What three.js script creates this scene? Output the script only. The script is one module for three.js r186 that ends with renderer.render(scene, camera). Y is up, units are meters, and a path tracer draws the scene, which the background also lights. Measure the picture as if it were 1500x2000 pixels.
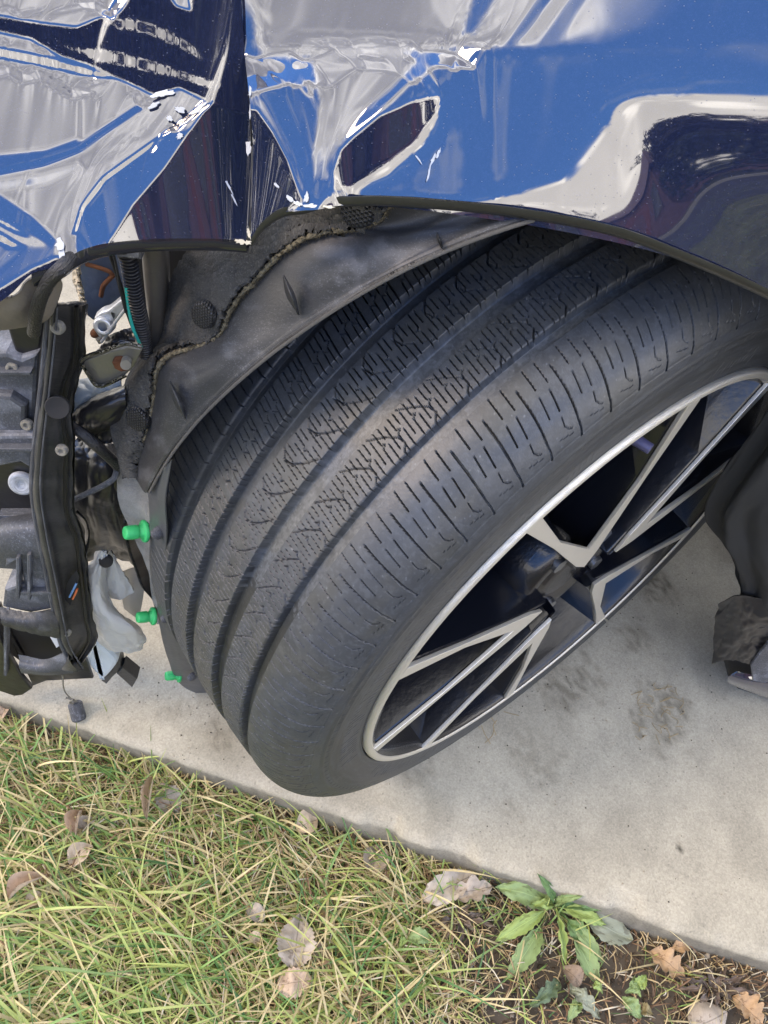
import * as THREE from 'three';
import { mergeGeometries, toCreasedNormals } from 'three/addons/utils/BufferGeometryUtils.js';
import { RoundedBoxGeometry } from 'three/addons/geometries/RoundedBoxGeometry.js';

// ------------------------------------------------------------------ camera, sky, sun, exposure
const scene = new THREE.Scene();
const V = (x, y, z) => new THREE.Vector3(x, y, z);
// x runs towards the rear of the car, y up, z out of the car's left side; the tyre touches the slab at the origin
const CAM = V(-0.16108, 0.9189, 0.48163);
const CS = V(0.99238838, 0.1131125, -0.04869147).normalize(), CU = V(-0.10734845, 0.60082603, -0.79213912).normalize(), CF = V(0.06034573, -0.79133662, -0.60839522).normalize();
const camera = new THREE.PerspectiveCamera(68.168, 0.75, 0.02, 400);
camera.position.copy(CAM);
camera.quaternion.setFromRotationMatrix(new THREE.Matrix4().makeBasis(CS, CU, CF.clone().negate()));
camera.updateMatrixWorld();
scene.add(camera);
const FOCAL = 1000 / Math.tan(THREE.MathUtils.degToRad(68.168 / 2));

let seedState = 12345;
const srand = (s) => { seedState = s >>> 0; };
const rnd = () => { seedState = (seedState + 0x6d2b79f5) | 0; let t = Math.imul(seedState ^ (seedState >>> 15), 1 | seedState); t = (t + Math.imul(t ^ (t >>> 7), 61 | t)) ^ t; return ((t ^ (t >>> 14)) >>> 0) / 4294967296; };
const rr = (a, b) => a + (b - a) * rnd();
const clamp = (x, a = 0, b = 1) => Math.min(b, Math.max(a, x));
const sm = (a, b, x) => { const t = clamp((x - a) / (b - a)); return t * t * (3 - 2 * t); };
const lerp = (a, b, t) => a + (b - a) * t;
const hash = (x, y, z) => { let h = Math.imul(x, 374761393) ^ Math.imul(y, 668265263) ^ Math.imul(z, 1442695041); h = Math.imul(h ^ (h >>> 13), 1274126177); return ((h ^ (h >>> 16)) >>> 0) / 4294967296; };
function noise(x, y, z = 0) {
  const xi = Math.floor(x), yi = Math.floor(y), zi = Math.floor(z), f = (t) => t * t * (3 - 2 * t), u = f(x - xi), v = f(y - yi), w = f(z - zi);
  const h = (a, b, c) => hash(xi + a, yi + b, zi + c);
  return lerp(lerp(lerp(h(0, 0, 0), h(1, 0, 0), u), lerp(h(0, 1, 0), h(1, 1, 0), u), v), lerp(lerp(h(0, 0, 1), h(1, 0, 1), u), lerp(h(0, 1, 1), h(1, 1, 1), u), v), w);
}
const fbm = (x, y, z = 0, n = 4) => { let s = 0, a = 0.5, t = 0; for (let i = 0; i < n; i++) { s += a * noise(x, y, z); t += a; a *= 0.5; x = x * 2.03 + 7.1; y = y * 2.03 + 3.7; z = z * 2.03 + 1.9; } return s / t; };

// the sky: a white bank low down with a ragged top, open blue above it, a large ragged cloud overhead
{
  const w = 1536, h = 768, d = new Float32Array(w * h * 4);
  for (let j = 0; j < h; j++) for (let i = 0; i < w; i++) {
    const el = ((j + 0.5) / h - 0.5) * Math.PI, az = ((i + 0.5) / w - 0.5) * 2 * Math.PI, x = Math.cos(el) * Math.cos(az), z = Math.cos(el) * Math.sin(az), y = Math.sin(el), e = el * 57.2958;
    const n1 = fbm(x * 3 + 5, y * 4, z * 3 + 2, 4) - 0.5, n2 = fbm(x * 14 + 3, y * 18, z * 14, 4) - 0.5;
    const blueT = clamp((e - 8) / 60);
    let c = [lerp(0.3, 0.18, blueT), lerp(0.8, 0.49, blueT), lerp(2.05, 1.42, blueT)];
    const low = 1 - sm(-1.2, 1.2, e - (24 + n1 * 10 + n2 * 7));
    const high = sm(-5, 7, e - (48 + n1 * 12 + n2 * 5));
    const wisp = 0.25 * sm(0.56, 0.75, fbm(x * 5 + 9, y * 11, z * 5, 5)) * sm(22, 32, e);
    const cl = 0.42 + 0.75 * fbm(x * 3.2, y * 4 + 4, z * 3.2, 3) + 0.55 * sm(0.45, 0.75, fbm(x * 9 + 2, y * 22, z * 5, 3));
    const mixc = (k, q) => { c = c.map((v, n) => lerp(v, q[n], k)); };
    mixc(wisp, [2.2, 2.2, 2.2]);
    mixc(low, [3.75 * cl, 3.5 * cl, 3.15 * cl]);
    const hb = cl * lerp(1.4, 0.78, sm(46, 66, e + n2 * 16)); mixc(high * 0.95, [2.55 * hb, 2.43 * hb, 2.27 * hb]);
    const o = (j * w + i) * 4; d[o] = c[0]; d[o + 1] = c[1]; d[o + 2] = c[2]; d[o + 3] = 1;
  }
  const t = new THREE.DataTexture(d, w, h, THREE.RGBAFormat, THREE.FloatType);
  t.mapping = THREE.EquirectangularReflectionMapping; t.magFilter = t.minFilter = THREE.LinearFilter; t.needsUpdate = true;
  scene.background = t; scene.environment = t;
}
scene.backgroundIntensity = 1; scene.environmentIntensity = 1;
const sun = new THREE.DirectionalLight(0xffe4c2, 1.9);
sun.position.set(-4.6, 4.5, 0.8); sun.target.position.set(0, 0, 0);
sun.castShadow = true; sun.shadow.radius = 34; sun.shadow.mapSize.set(2048, 2048);
Object.assign(sun.shadow.camera, { left: -6, right: 6, top: 6, bottom: -6, near: 0.5, far: 30 });
scene.add(sun, sun.target);
const renderer = new THREE.WebGLRenderer({ antialias: true });
renderer.toneMapping = THREE.LinearToneMapping;
renderer.toneMappingExposure = 1.4;
renderer.shadowMap.enabled = true;

// ------------------------------------------------------------------ helpers
// a point of the place seen through photograph pixel (px, py): on the vertical plane z, or on the level y
const rayOf = (px, py) => CF.clone().addScaledVector(CS, (px - 750) / FOCAL).addScaledVector(CU, (1000 - py) / FOCAL);
const P = (px, py, z) => { const d = rayOf(px, py); return CAM.clone().addScaledVector(d, (z - CAM.z) / d.z); };
const G = (px, py, y = 0) => { const d = rayOf(px, py); return CAM.clone().addScaledVector(d, (y - CAM.y) / d.y); };
const pix = (p) => { const d = p.clone().sub(CAM), w = d.dot(CF); return [750 + FOCAL * d.dot(CS) / w, 1000 - FOCAL * d.dot(CU) / w]; };
const used = {};
const numbered = (n) => { used[n] = (used[n] ?? -1) + 1; return used[n] ? n + '_' + String(used[n]).padStart(3, '0') : n; };
function add(o, parent) { o.traverse((c) => { if (c.isMesh) c.castShadow = c.receiveShadow = true; }); parent.add(o); return o; }
function mesh(name, geo, mat, parent) {
  const m = new THREE.Mesh(Array.isArray(geo) ? join(geo) : geo, mat); m.name = parent && parent !== scene ? name : numbered(name);
  return add(m, parent ?? scene);
}
function join(list) {
  const gs = list.map((g) => { let q = g.index ? g.toNonIndexed() : g.clone(); for (const k of Object.keys(q.attributes)) if (!['position', 'normal', 'uv', 'color'].includes(k)) q.deleteAttribute(k); if (!q.attributes.normal) q.computeVertexNormals(); if (!q.attributes.uv) q.setAttribute('uv', new THREE.BufferAttribute(new Float32Array(q.attributes.position.count * 2), 2)); return q; });
  if (gs.some((g) => g.attributes.color)) for (const g of gs) if (!g.attributes.color) g.setAttribute('color', new THREE.BufferAttribute(new Float32Array(g.attributes.position.count * 3).fill(1), 3));
  return mergeGeometries(gs, false);
}
function tag(o, label, category, group, kind) { o.userData.label = label; if (category) o.userData.category = category; if (group) o.userData.group = group; if (kind) o.userData.kind = kind; return o; }
function thing(name, label, category, pos = V(0, 0, 0), group) { const g = new THREE.Group(); g.name = numbered(name); g.position.copy(pos); scene.add(g); return tag(g, label, category, group); }
// box-projected uv in metres
function metric(geo, s = 1) {
  const g = geo.index ? geo.toNonIndexed() : geo; if (!g.attributes.normal) g.computeVertexNormals();
  const p = g.attributes.position, n = g.attributes.normal, uv = new Float32Array(p.count * 2);
  for (let i = 0; i < p.count; i += 3) {
    let ax = 0, ay = 0, az = 0; for (let k = 0; k < 3; k++) { ax += Math.abs(n.getX(i + k)); ay += Math.abs(n.getY(i + k)); az += Math.abs(n.getZ(i + k)); }
    for (let k = 0; k < 3; k++) { const j = i + k, x = p.getX(j), y = p.getY(j), z = p.getZ(j); const [u, v] = ay >= ax && ay >= az ? [x, z] : ax >= az ? [z, y] : [x, y]; uv[j * 2] = u * s; uv[j * 2 + 1] = v * s; }
  }
  g.setAttribute('uv', new THREE.BufferAttribute(uv, 2)); return g;
}
// tileable noise textures
function texture(size, f, srgb) {
  const d = new Uint8Array(size * size * 4);
  for (let j = 0; j < size; j++) for (let i = 0; i < size; i++) { const c = f(i / size, j / size, i, j), o = (j * size + i) * 4; for (let k = 0; k < 3; k++) d[o + k] = clamp(Array.isArray(c) ? c[k] : c) * 255; d[o + 3] = 255; }
  const t = new THREE.DataTexture(d, size, size, THREE.RGBAFormat); t.wrapS = t.wrapT = THREE.RepeatWrapping; t.magFilter = t.minFilter = THREE.LinearFilter; if (srgb) t.colorSpace = THREE.SRGBColorSpace; t.needsUpdate = true; return t;
}
function tnoise(u, v, n, k) { // periodic value noise, n cells
  const x = u * n, y = v * n, xi = Math.floor(x), yi = Math.floor(y), f = (t) => t * t * (3 - 2 * t), a = f(x - xi), b = f(y - yi), m = (q) => ((q % n) + n) % n;
  return lerp(lerp(hash(m(xi), m(yi), k), hash(m(xi + 1), m(yi), k), a), lerp(hash(m(xi), m(yi + 1), k), hash(m(xi + 1), m(yi + 1), k), a), b);
}
const tfbm = (u, v, n, k, o = 5) => { let s = 0, a = 0.5, t = 0; for (let i = 0; i < o; i++) { s += a * tnoise(u, v, n << i, k + i); t += a; a *= 0.55; } return s / t; };
const lin = (c) => (c <= 0.0031308 ? c * 12.92 : 1.055 * c ** (1 / 2.4) - 0.055);
const L3 = (r, g, b) => [lin(r), lin(g), lin(b)];
const rep = (t, x, y = x) => { const c = t.clone(); c.repeat.set(x, y); c.needsUpdate = true; return c; };
const GRAIN = texture(512, (u, v) => tfbm(u, v, 16, 3, 5));
const FINE = texture(512, (u, v, i, j) => 0.5 * hash(i, j, 9) + 0.5 * tnoise(u, v, 128, 4));
// dusty scuffed plastic: dark, with pale dust specks and short scratches
const DUSTY = texture(1024, (u, v, i, j) => {
  const a = tfbm(u, v, 5, 20, 6), sp = hash(i >> 1, j >> 1, 77) > 0.985 ? 0.35 : 0, b = sm(0.5, 0.75, tfbm(u, v, 9, 40, 5)) * 0.5;
  const k = clamp(0.12 * a + b * 0.35 + sp * 0.5 * (0.3 + a) + 0.08 * hash(i, j, 5)); return L3(lerp(0.014, 0.17, k), lerp(0.0145, 0.168, k), lerp(0.0165, 0.16, k));
}, true);
const std = (o) => new THREE.MeshStandardMaterial(o), phy = (o) => new THREE.MeshPhysicalMaterial(o);
const rgb = (r, g, b) => new THREE.Color().setRGB(r, g, b);
const M = {
  plastic: phy({ color: 0xffffff, map: rep(DUSTY, 3), roughness: 0.42, bumpMap: rep(GRAIN, 6), bumpScale: 0.0006, side: THREE.DoubleSide }),
  plasticShiny: phy({ color: rgb(0.014, 0.014, 0.016), roughness: 0.3, bumpMap: rep(GRAIN, 3), bumpScale: 0.0008, side: THREE.DoubleSide }),
  plasticGrey: phy({ color: rgb(0.05, 0.052, 0.056), roughness: 0.45, bumpMap: rep(GRAIN, 6), bumpScale: 0.0006, side: THREE.DoubleSide }),
  steel: std({ color: rgb(0.33, 0.32, 0.29), metalness: 0.75, roughness: 0.45, bumpMap: rep(GRAIN, 8), bumpScale: 0.0005, side: THREE.DoubleSide }),
  rust: std({ color: rgb(0.2, 0.075, 0.03), roughness: 0.95, bumpMap: rep(GRAIN, 20), bumpScale: 0.001, side: THREE.DoubleSide }),
  primer: std({ color: rgb(0.62, 0.64, 0.66), roughness: 0.6, side: THREE.DoubleSide }),
  green: phy({ color: rgb(0.03, 0.42, 0.13), roughness: 0.45, bumpMap: rep(FINE, 10), bumpScale: 0.0001 }),
  dark: std({ color: rgb(0.01, 0.01, 0.011), roughness: 0.8, side: THREE.DoubleSide }),
};

// ------------------------------------------------------------------ ground, slab
const EDGE_A = G(50, 1380), EDGE_B = G(1500, 1870);
const edgeDir = EDGE_B.clone().sub(EDGE_A).setY(0).normalize(), edgeOut = V(-edgeDir.z, 0, edgeDir.x); // towards the lawn
const SOIL = -0.052;
const edgePt = (s, d, y) => EDGE_A.clone().addScaledVector(edgeDir, s).addScaledVector(edgeOut, d).setY(y);
const CONC = texture(1024, (u, v, i, j) => {
  const a = tfbm(u, v, 4, 101, 6), b = tfbm(u, v, 40, 130, 4), g = hash(i, j, 8), g2 = hash(i >> 1, j >> 1, 81);
  let k = 0.335 + (a - 0.5) * 0.1 + (b - 0.5) * 0.1 + (g - 0.5) * 0.08 + (g2 - 0.5) * 0.07;
  if (g2 > 0.996) k *= 0.65; if (g2 < 0.02) k *= 1.15;
  const st = sm(0.6, 0.74, tfbm(u, v, 7, 160, 5)) * 0.12; k *= 1 - st;
  return L3(k * 1.08, k * 1.0, k * (0.79 - 0.1 * st));
}, true);
const concrete = std({ map: CONC, bumpMap: CONC, bumpScale: 0.0016, roughness: 0.92, vertexColors: true });
{
  // cross-section: arris rounded by the trowel, then the top running in under the car
  const prof = [[0.004, -0.16], [0.004, -0.03], [0.0035, -0.012], [0.002, -0.007], [-0.001, -0.003], [-0.006, -0.0006], [-0.012, 0]];
  for (let d = 0.02; d < 0.9; d += 0.006) prof.push([-d, 0]);
  prof.push([-2, 0], [-6, 0]);
  const ss = []; for (let s = -6; s < -0.4; s += 0.7) ss.push(s); for (let s = -0.4; s < 1.5; s += 0.0065) ss.push(s); for (let s = 1.6; s < 9; s += 0.8) ss.push(s);
  const pos = [], uv = [], col = [], idx = [], n = prof.length;
  const blots = [[1275, 1140, 0.035, 0.5], [1290, 1400, 0.05, 0.42], [1240, 1240, 0.03, 0.35], [1110, 1330, 0.06, 0.4], [1050, 1480, 0.04, 0.22], [430, 1440, 0.025, 0.3], [700, 1500, 0.03, 0.2], [1330, 1655, 0.006, 0.75], [1000, 1580, 0.02, 0.2], [350, 1390, 0.03, 0.18], [820, 1510, 0.025, 0.25]].map(([x, y, r, k]) => [G(x, y), r, k]);
  for (const s of ss) { let len = 0; prof.forEach(([d, y], j) => {
    if (j) len += Math.hypot(d - prof[j - 1][0], y - prof[j - 1][1]);
    const chip = y > -0.02 && y < 0.001 && d > -0.013 ? (fbm(s * 90, d * 50, 3, 3) - 0.5) * 0.0036 - 0.006 * sm(0.66, 0.8, fbm(s * 24, 2, 7, 3)) : 0, wav = d > -0.02 ? (fbm(s * 6, 1, 2, 2) - 0.5) * 0.004 : 0;
    const p = edgePt(s, d + chip + wav, y + chip * 0.6); pos.push(p.x, p.y, p.z); uv.push(s, len);
    let k = 1, w = 0; // dirt and stains lying on the concrete
    for (const [c, r, a] of blots) { const q = p.distanceTo(c) / r; if (q < 2) { const e = a * sm(1.1, 0.25, q + (fbm(p.x * 70, p.z * 70, 5, 3) - 0.5) * 1.4) * (0.3 + 0.9 * sm(0.4, 0.62, fbm(p.x * 230, p.z * 230, 6, 3))); k *= 1 - e; w += e; } }
    const dirt = sm(0.5, 0.68, fbm(p.x * 13, p.z * 13, 8, 4)) * 0.13; k *= 1 - dirt;
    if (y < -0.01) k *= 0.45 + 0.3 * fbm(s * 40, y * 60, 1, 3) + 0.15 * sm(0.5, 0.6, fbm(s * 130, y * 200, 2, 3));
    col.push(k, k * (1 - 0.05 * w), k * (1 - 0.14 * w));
  }); }
  for (let i = 0; i < ss.length - 1; i++) for (let j = 0; j < n - 1; j++) { const a = i * n + j, b = a + n; idx.push(a, a + 1, b, b, a + 1, b + 1); }
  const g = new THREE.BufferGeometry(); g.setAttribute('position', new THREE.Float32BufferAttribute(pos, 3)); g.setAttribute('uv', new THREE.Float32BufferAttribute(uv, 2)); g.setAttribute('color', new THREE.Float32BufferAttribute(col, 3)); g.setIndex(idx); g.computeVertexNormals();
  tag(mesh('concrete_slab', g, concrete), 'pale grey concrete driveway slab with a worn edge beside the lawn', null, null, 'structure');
}
const SOILT = texture(1024, (u, v, i, j) => {
  const a = tfbm(u, v, 6, 201, 6), g = hash(i >> 1, j >> 1, 83), b = tfbm(u, v, 50, 222, 3); const k = 0.055 + 0.07 * (a - 0.3) + 0.05 * (b - 0.5) + (g > 0.97 ? 0.12 : 0) * b;
  return L3(k * 1.15, k * 0.93, k * 0.7);
}, true);
const soilY = (x, z) => SOIL + (fbm(x * 9, z * 9, 4, 4) - 0.5) * 0.022;
{
  const c = G(750, 1900, SOIL), pos = [], uv = [], col = [], idx = [], rad = [0]; for (let r = 0.012; r < 1.2; r += 0.012) rad.push(r); for (let r = 1.3; r < 220; r *= 1.25) rad.push(r);
  const n = 160;
  for (const r of rad) for (let k = 0; k < n; k++) {
    const a = k / n * 2 * Math.PI, x = c.x + r * Math.cos(a), z = c.z + r * Math.sin(a), t = sm(0.75, 1.6, r);
    pos.push(x, lerp(soilY(x, z), SOIL, sm(0.9, 1.2, r)), z); uv.push(x / 0.5, z / 0.5);
    const q = fbm(x * 0.8, z * 0.8, 7, 4); col.push(lerp(1, 0.9 + q * 0.7, t), lerp(1, 1.3 + q * 0.6, t), lerp(1, 0.65 + q * 0.4, t));
  }
  for (let i = 0; i < rad.length - 1; i++) for (let k = 0; k < n; k++) { const a = i * n + k, b = i * n + (k + 1) % n; idx.push(a, b, a + n, b, b + n, a + n); }
  const g = new THREE.BufferGeometry(); g.setAttribute('position', new THREE.Float32BufferAttribute(pos, 3)); g.setAttribute('uv', new THREE.Float32BufferAttribute(uv, 2)); g.setAttribute('color', new THREE.Float32BufferAttribute(col, 3)); g.setIndex(idx); g.computeVertexNormals();
  tag(mesh('ground', g, std({ map: SOILT, bumpMap: SOILT, bumpScale: 0.006, roughness: 1, vertexColors: true })), 'brown soil of the lawn beside the driveway slab', null, null, 'structure');
}

{ // street added out of view to darken the lower reflections, with its kerb
  const s = new THREE.Shape(); s.moveTo(-60, 3.1); s.lineTo(60, 3.1); s.lineTo(60, 7.2); s.lineTo(-60, 7.2); const r = new THREE.ShapeGeometry(s); r.rotateX(Math.PI / 2); r.translate(0, SOIL + 0.006, 0);
  const p = r.attributes.position; metric(r);
  tag(mesh('added_road', r, std({ color: rgb(0.045, 0.045, 0.048), roughness: 0.9, bumpMap: GRAIN, bumpScale: 0.003, side: THREE.DoubleSide })), 'asphalt street added out of view to darken the reflections', null, null, 'structure');
  for (const z of [7.28]) { const k = new RoundedBoxGeometry(120, 0.16, 0.14, 2, 0.015); k.translate(0, SOIL + 0.05, z); tag(mesh('kerb', metric(k), concrete.clone()), z < 5 ? 'concrete kerb between the lawn and the street' : 'concrete kerb on the far side of the street', null, null, 'structure').material.vertexColors = false; }
}

const car = thing('damaged_car', 'dark blue car with a crumpled front wing, torn front corner and exposed front tyre', 'car');
// the wheel's own axes: x out along the axle, y up, z the way it rolls
const wheel = new THREE.Group(); wheel.name = 'wheel'; wheel.rotation.y = -50 * Math.PI / 180; wheel.position.y = 0.323; car.add(wheel);
const TR = 0.336;
{
  const GROOVE = [[-59.5, 5.6, 6.5], [-20.5, 6.2, 6.5], [22.3, 7.0, 6.5], [61.3, 5.2, 6.2]];
  const PITCH = 360 / 81, MM = TR * Math.PI / 180 * 1000; // mm per degree
  // sipes and slots of one pitch: [a0, t0, a1, t1, half width mm, depth mm], a across the tread (mm, out positive), t along it (degrees)
  const S = [];
  const line = (w, d, ...p) => { for (let i = 0; i < p.length - 1; i++) S.push([p[i][0], p[i][1], p[i + 1][0], p[i + 1][1], w, d]); };
  line(0.6, 6, [76, 58.97], [92, 58.62], [106, 58.2]); line(0.6, 5, [106, 58.2], [113, 57.95], [119, 57.85], [125, 57.6]);
  line(0.36, 5.5, [68, 60.85], [82.5, 60.48]); line(0.36, 5.5, [69, 62.34], [83, 62.01]);
  line(0.36, 5.5, [87.5, 60.26], [101, 59.72]); line(0.36, 5.5, [87.5, 61.63], [101, 61.09]);
  line(0.28, 3, [105, 60.9], [111, 60.65], [114, 60.9], [115.5, 61.3]);
  line(0.2, 2.5, [117, 59.4], [119, 61.2]);
  // centre-outer rib: hooks running in from the groove, fine cuts between them, some stepped in the middle
  line(0.26, 4, [31, 57.93], [38, 59.5], [45, 60.6]); line(0.38, 5.5, [45, 60.6], [51, 60.75], [54, 60.2], [58, 59.6]);
  for (let i = 0; i < 6; i++) { const t = 56.5 + i * 0.741, j = i % 3; if (j === 0) line(0.26, 5, [28.5, t + 0.2], [40.5, t], [42, t + 0.4], [43.5, t - 0.1], [55, t - 0.35]); else if (j === 1) { line(0.26, 5, [29, t + 0.2], [39, t + 0.02]); line(0.26, 5, [44, t - 0.05], [56, t - 0.3]); } else line(0.26, 5, [34, t + 0.1], [51, t - 0.25]); }
  // centre-inner rib
  line(0.26, 4, [13, 57.1], [6, 55.4], [-1, 54.35]); line(0.38, 5.5, [-1, 54.35], [-7, 54.15], [-10, 54.6], [-14, 55.3]);
  for (let i = 0; i < 6; i++) { const t = 54.6 + i * 0.741, j = i % 3; if (j === 0) line(0.26, 5, [15, t - 0.2], [2, t], [0.5, t - 0.4], [-1, t + 0.1], [-13.5, t + 0.35]); else if (j === 1) { line(0.26, 5, [14.5, t - 0.2], [4, t]); line(0.26, 5, [-2, t + 0.1], [-13, t + 0.3]); } else line(0.26, 5, [10, t - 0.1], [-8, t + 0.2]); }
  // inner rib
  line(0.4, 5.5, [-54, 58.67], [-27, 57.75]);
  for (let i = 0; i < 4; i++) { const t = 59.5 + i * 0.86; if (i % 2) line(0.26, 5, [-54, t + 0.4], [-44, t + 0.05], [-42.5, t + 0.5], [-39, t - 0.2], [-27, t - 0.6]); else { line(0.26, 5, [-53, t + 0.4], [-41, t]); line(0.26, 5, [-39, t - 0.02], [-35, t + 0.5]); line(0.26, 5, [-37, t - 0.1], [-27, t - 0.5]); } }
  // inner shoulder
  line(0.5, 6, [-66, 58.5], [-120, 59.6]); line(0.34, 5, [-66, 60.0], [-95, 60.6]); line(0.34, 5, [-68, 57.1], [-92, 57.6]); line(0.34, 5, [-96, 57.9], [-112, 58.3]); line(0.34, 5, [-98, 60.9], [-112, 61.2]);
  const segs = S.map(([a0, t0, a1, t1, w, d]) => [a0, t0 * MM, a1, t1 * MM, w, d]), PM = PITCH * MM;
  const bins = {}; // by 4 mm strips across
  for (const s of segs) for (let b = Math.floor((Math.min(s[0], s[2]) - 2) / 4); b <= Math.floor((Math.max(s[0], s[2]) + 2) / 4); b++) (bins[b] ??= []).push(s);
  function cut(a, c) { // depth in mm cut into the tread
    let d = 0;
    for (const [x, w, dep] of GROOVE) { const q = Math.abs(a - x); if (q < w + 0.8) d = Math.max(d, (dep + 1) * sm(w + 0.6, w - 1.0, q)); }
    if (d > 4) return d;
    for (const [a0, c0, a1, c1, w, dep] of bins[Math.floor(a / 4)] ?? []) {
      const mid = (c0 + c1) / 2, cc = c - PM * Math.round((c - mid) / PM), dx = a1 - a0, dy = c1 - c0, t = clamp(((a - a0) * dx + (cc - c0) * dy) / (dx * dx + dy * dy)), q = Math.hypot(a - a0 - dx * t, cc - c0 - dy * t);
      if (q < w + 0.36) d = Math.max(d, dep * sm(w + 0.34, w - 0.08, q));
    }
    return d;
  }
  // section of the tyre: across the tread, round the shoulder, down the wall to the bead
  const sec = []; // [x mm, r mm, a (tread mm) or null, wall fraction]
  const crown = (a) => 336 - 5.0 * (a / 100) ** 2;
  const SIDE = { 1: [68, 46, 1.396], [-1]: [90, 26, 1.34] };
  const half = (sgn) => {
    const q = [], [AE, RA, TM] = SIDE[sgn], R0 = crown(AE); // from the tread edge outwards
    for (let k = 1; k <= (sgn > 0 ? 76 : 40); k++) { const t = k / (sgn > 0 ? 76 : 40) * TM, a = AE + RA * t; q.push([sgn * (AE + RA * Math.sin(t)), R0 - 0.95 * RA * (1 - Math.cos(t)), sgn * a]); }
    const [x0, r0] = [Math.abs(q[q.length - 1][0]), q[q.length - 1][1]];
    const wall = [[x0, r0], [x0 + 1.1, r0 - 6], [x0 + 1.7, r0 - 13], [x0 + 1.5, r0 - 21], [x0 + 0.6, r0 - 29], [x0 + 0.1, r0 - 36], [x0 - 0.1, r0 - 41], [x0 - 0.6, r0 - 44], [x0 - 4, r0 - 45.3], [x0 - 16, 243]];
    for (let k = 1; k <= 44; k++) { const f = k / 44 * (wall.length - 1), i = Math.min(wall.length - 2, Math.floor(f)), t = f - i, g = (n) => { const w = (m) => wall[clamp(m, 0, wall.length - 1)][n]; const p0 = w(i - 1), p1 = w(i), p2 = w(i + 1), p3 = w(i + 2); return 0.5 * (2 * p1 + (p2 - p0) * t + (2 * p0 - 5 * p1 + 4 * p2 - p3) * t * t + (3 * p1 - p0 - 3 * p2 + p3) * t * t * t); }; q.push([sgn * g(0), g(1), null, k / 44]); }
    return q;
  };
  for (const p of half(-1).reverse()) sec.push(p);
  for (let a = -90; a <= 68.01; a += 0.84) sec.push([a, crown(a), a]);
  for (const p of half(1)) sec.push(p);
  const angles = []; const fineA = -125, fineB = 106; for (let t = fineA; t < -42; t += 0.4) angles.push(t); for (let t = -42; t < fineB; t += 0.068) angles.push(t); for (let t = fineB; t <= 360 + fineA + 0.01; t += 1.2) angles.push(Math.min(t, 360 + fineA));
  const pos = [], col = [], uv = [], idx = [], n = sec.length, flat = [];
  const secN = sec.map((_, i) => { const a = sec[Math.max(0, i - 1)], b = sec[Math.min(n - 1, i + 1)], dx = b[0] - a[0], dr = b[1] - a[1], l = Math.hypot(dx, dr) || 1; return [-dr / l, dx / l]; });
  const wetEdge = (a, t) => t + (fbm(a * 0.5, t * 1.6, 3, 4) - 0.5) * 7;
  for (const t of angles) {
    const fine = t < fineB + 0.01, ct = Math.cos(t * Math.PI / 180), st = Math.sin(t * Math.PI / 180), c = t * MM;
    sec.forEach(([x, r, a, wf], si) => {
      let d = 0, X = x, k = 1, warm = 0;
      if (a !== null) {
        d = fine && t > -43 ? cut(a, c) : 0;
        if (Math.abs(a) > 116) d = Math.max(d, 0.8 * sm(1.3, 0.3, Math.abs(Math.abs(a) - 124.5)));
        // dried dust on the ribs and in the grooves, with the outline it dried to
        const f = fbm(a * 0.12, c * 0.12, 1, 4), f2 = fbm(a * 0.5, c * 0.5, 2, 4), ring = sm(0.045, 0.0, Math.abs(f2 - 0.5)) * sm(0.5, 0.62, fbm(a * 0.04, c * 0.03, 9, 3));
        k = 0.8 + 0.5 * f + 0.35 * sm(0.55, 0.7, f2) + ring * 0.5; warm = 0.12 * sm(0.45, 0.65, fbm(a * 0.05, c * 0.03, 5, 3));
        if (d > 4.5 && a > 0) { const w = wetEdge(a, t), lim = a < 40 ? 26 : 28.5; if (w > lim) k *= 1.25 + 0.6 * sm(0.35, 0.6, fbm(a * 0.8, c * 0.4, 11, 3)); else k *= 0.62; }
        if (hash(Math.round(a * 1.1), Math.round(c * 0.9), 7) > 0.9975) k += 1.4;
      } else {
        const b = Math.abs(x);
        k = 0.7 + 0.5 * fbm(wf * 26, c * 0.012, 4, 4) + 0.4 * sm(0.52, 0.7, fbm(wf * 60, c * 0.05, 6, 4)); warm = 0.15 * fbm(wf * 8, c * 0.03, 8, 3);
        const rib = sm(0.02, 0.006, Math.abs(wf - 0.07)) + sm(0.016, 0.005, Math.abs(wf - 0.17)) + sm(0.016, 0.005, Math.abs(wf - 0.72)) + sm(0.016, 0.005, Math.abs(wf - 0.8));
        X = x + Math.sign(x) * (rib * 0.7 + 0.22 * Math.sin(wf * 150) * sm(0.18, 0.22, wf) * sm(0.4, 0.36, wf) + 0.3 * sm(0.35, 0.6, Math.sin(c / 2.2)) * sm(0.025, 0.01, Math.abs(wf - 0.12)));
        // worn raised marks moulded round the wall
        if (fine && wf > 0.34 && wf < 0.6 && b > 100) { const cell = Math.floor(c / 7), on = hash(cell, Math.floor((wf - 0.34) * 11), 31) > 0.5 && fbm(t * 0.05, 3, 3, 2) > 0.5; if (on && (c / 7 - cell) > 0.2 && (c / 7 - cell) < 0.62) { X += Math.sign(x) * 0.22; k += 0.12; } }
      }
      const rad = r - d; let px = X, py = rad * st, pz = rad * ct;
      const low = -323 + 0.6; if (py < low + 6) { const o = Math.max(0, low + 6 - py); py = Math.max(low, py + o * 0.2); px += Math.sign(px) * Math.min(6, o * 0.4) * sm(60, 120, Math.abs(px)); }
      pos.push(px / 1000, py / 1000, pz / 1000); const base = 0.043 * k; col.push(base * (0.9 + warm), base * (1 + warm * 0.6), base * (1.17 - warm * 0.5)); uv.push(c / 1000, (a ?? (x > 0 ? 130 + wf * 60 : -130 - wf * 60)) / 1000);
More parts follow.
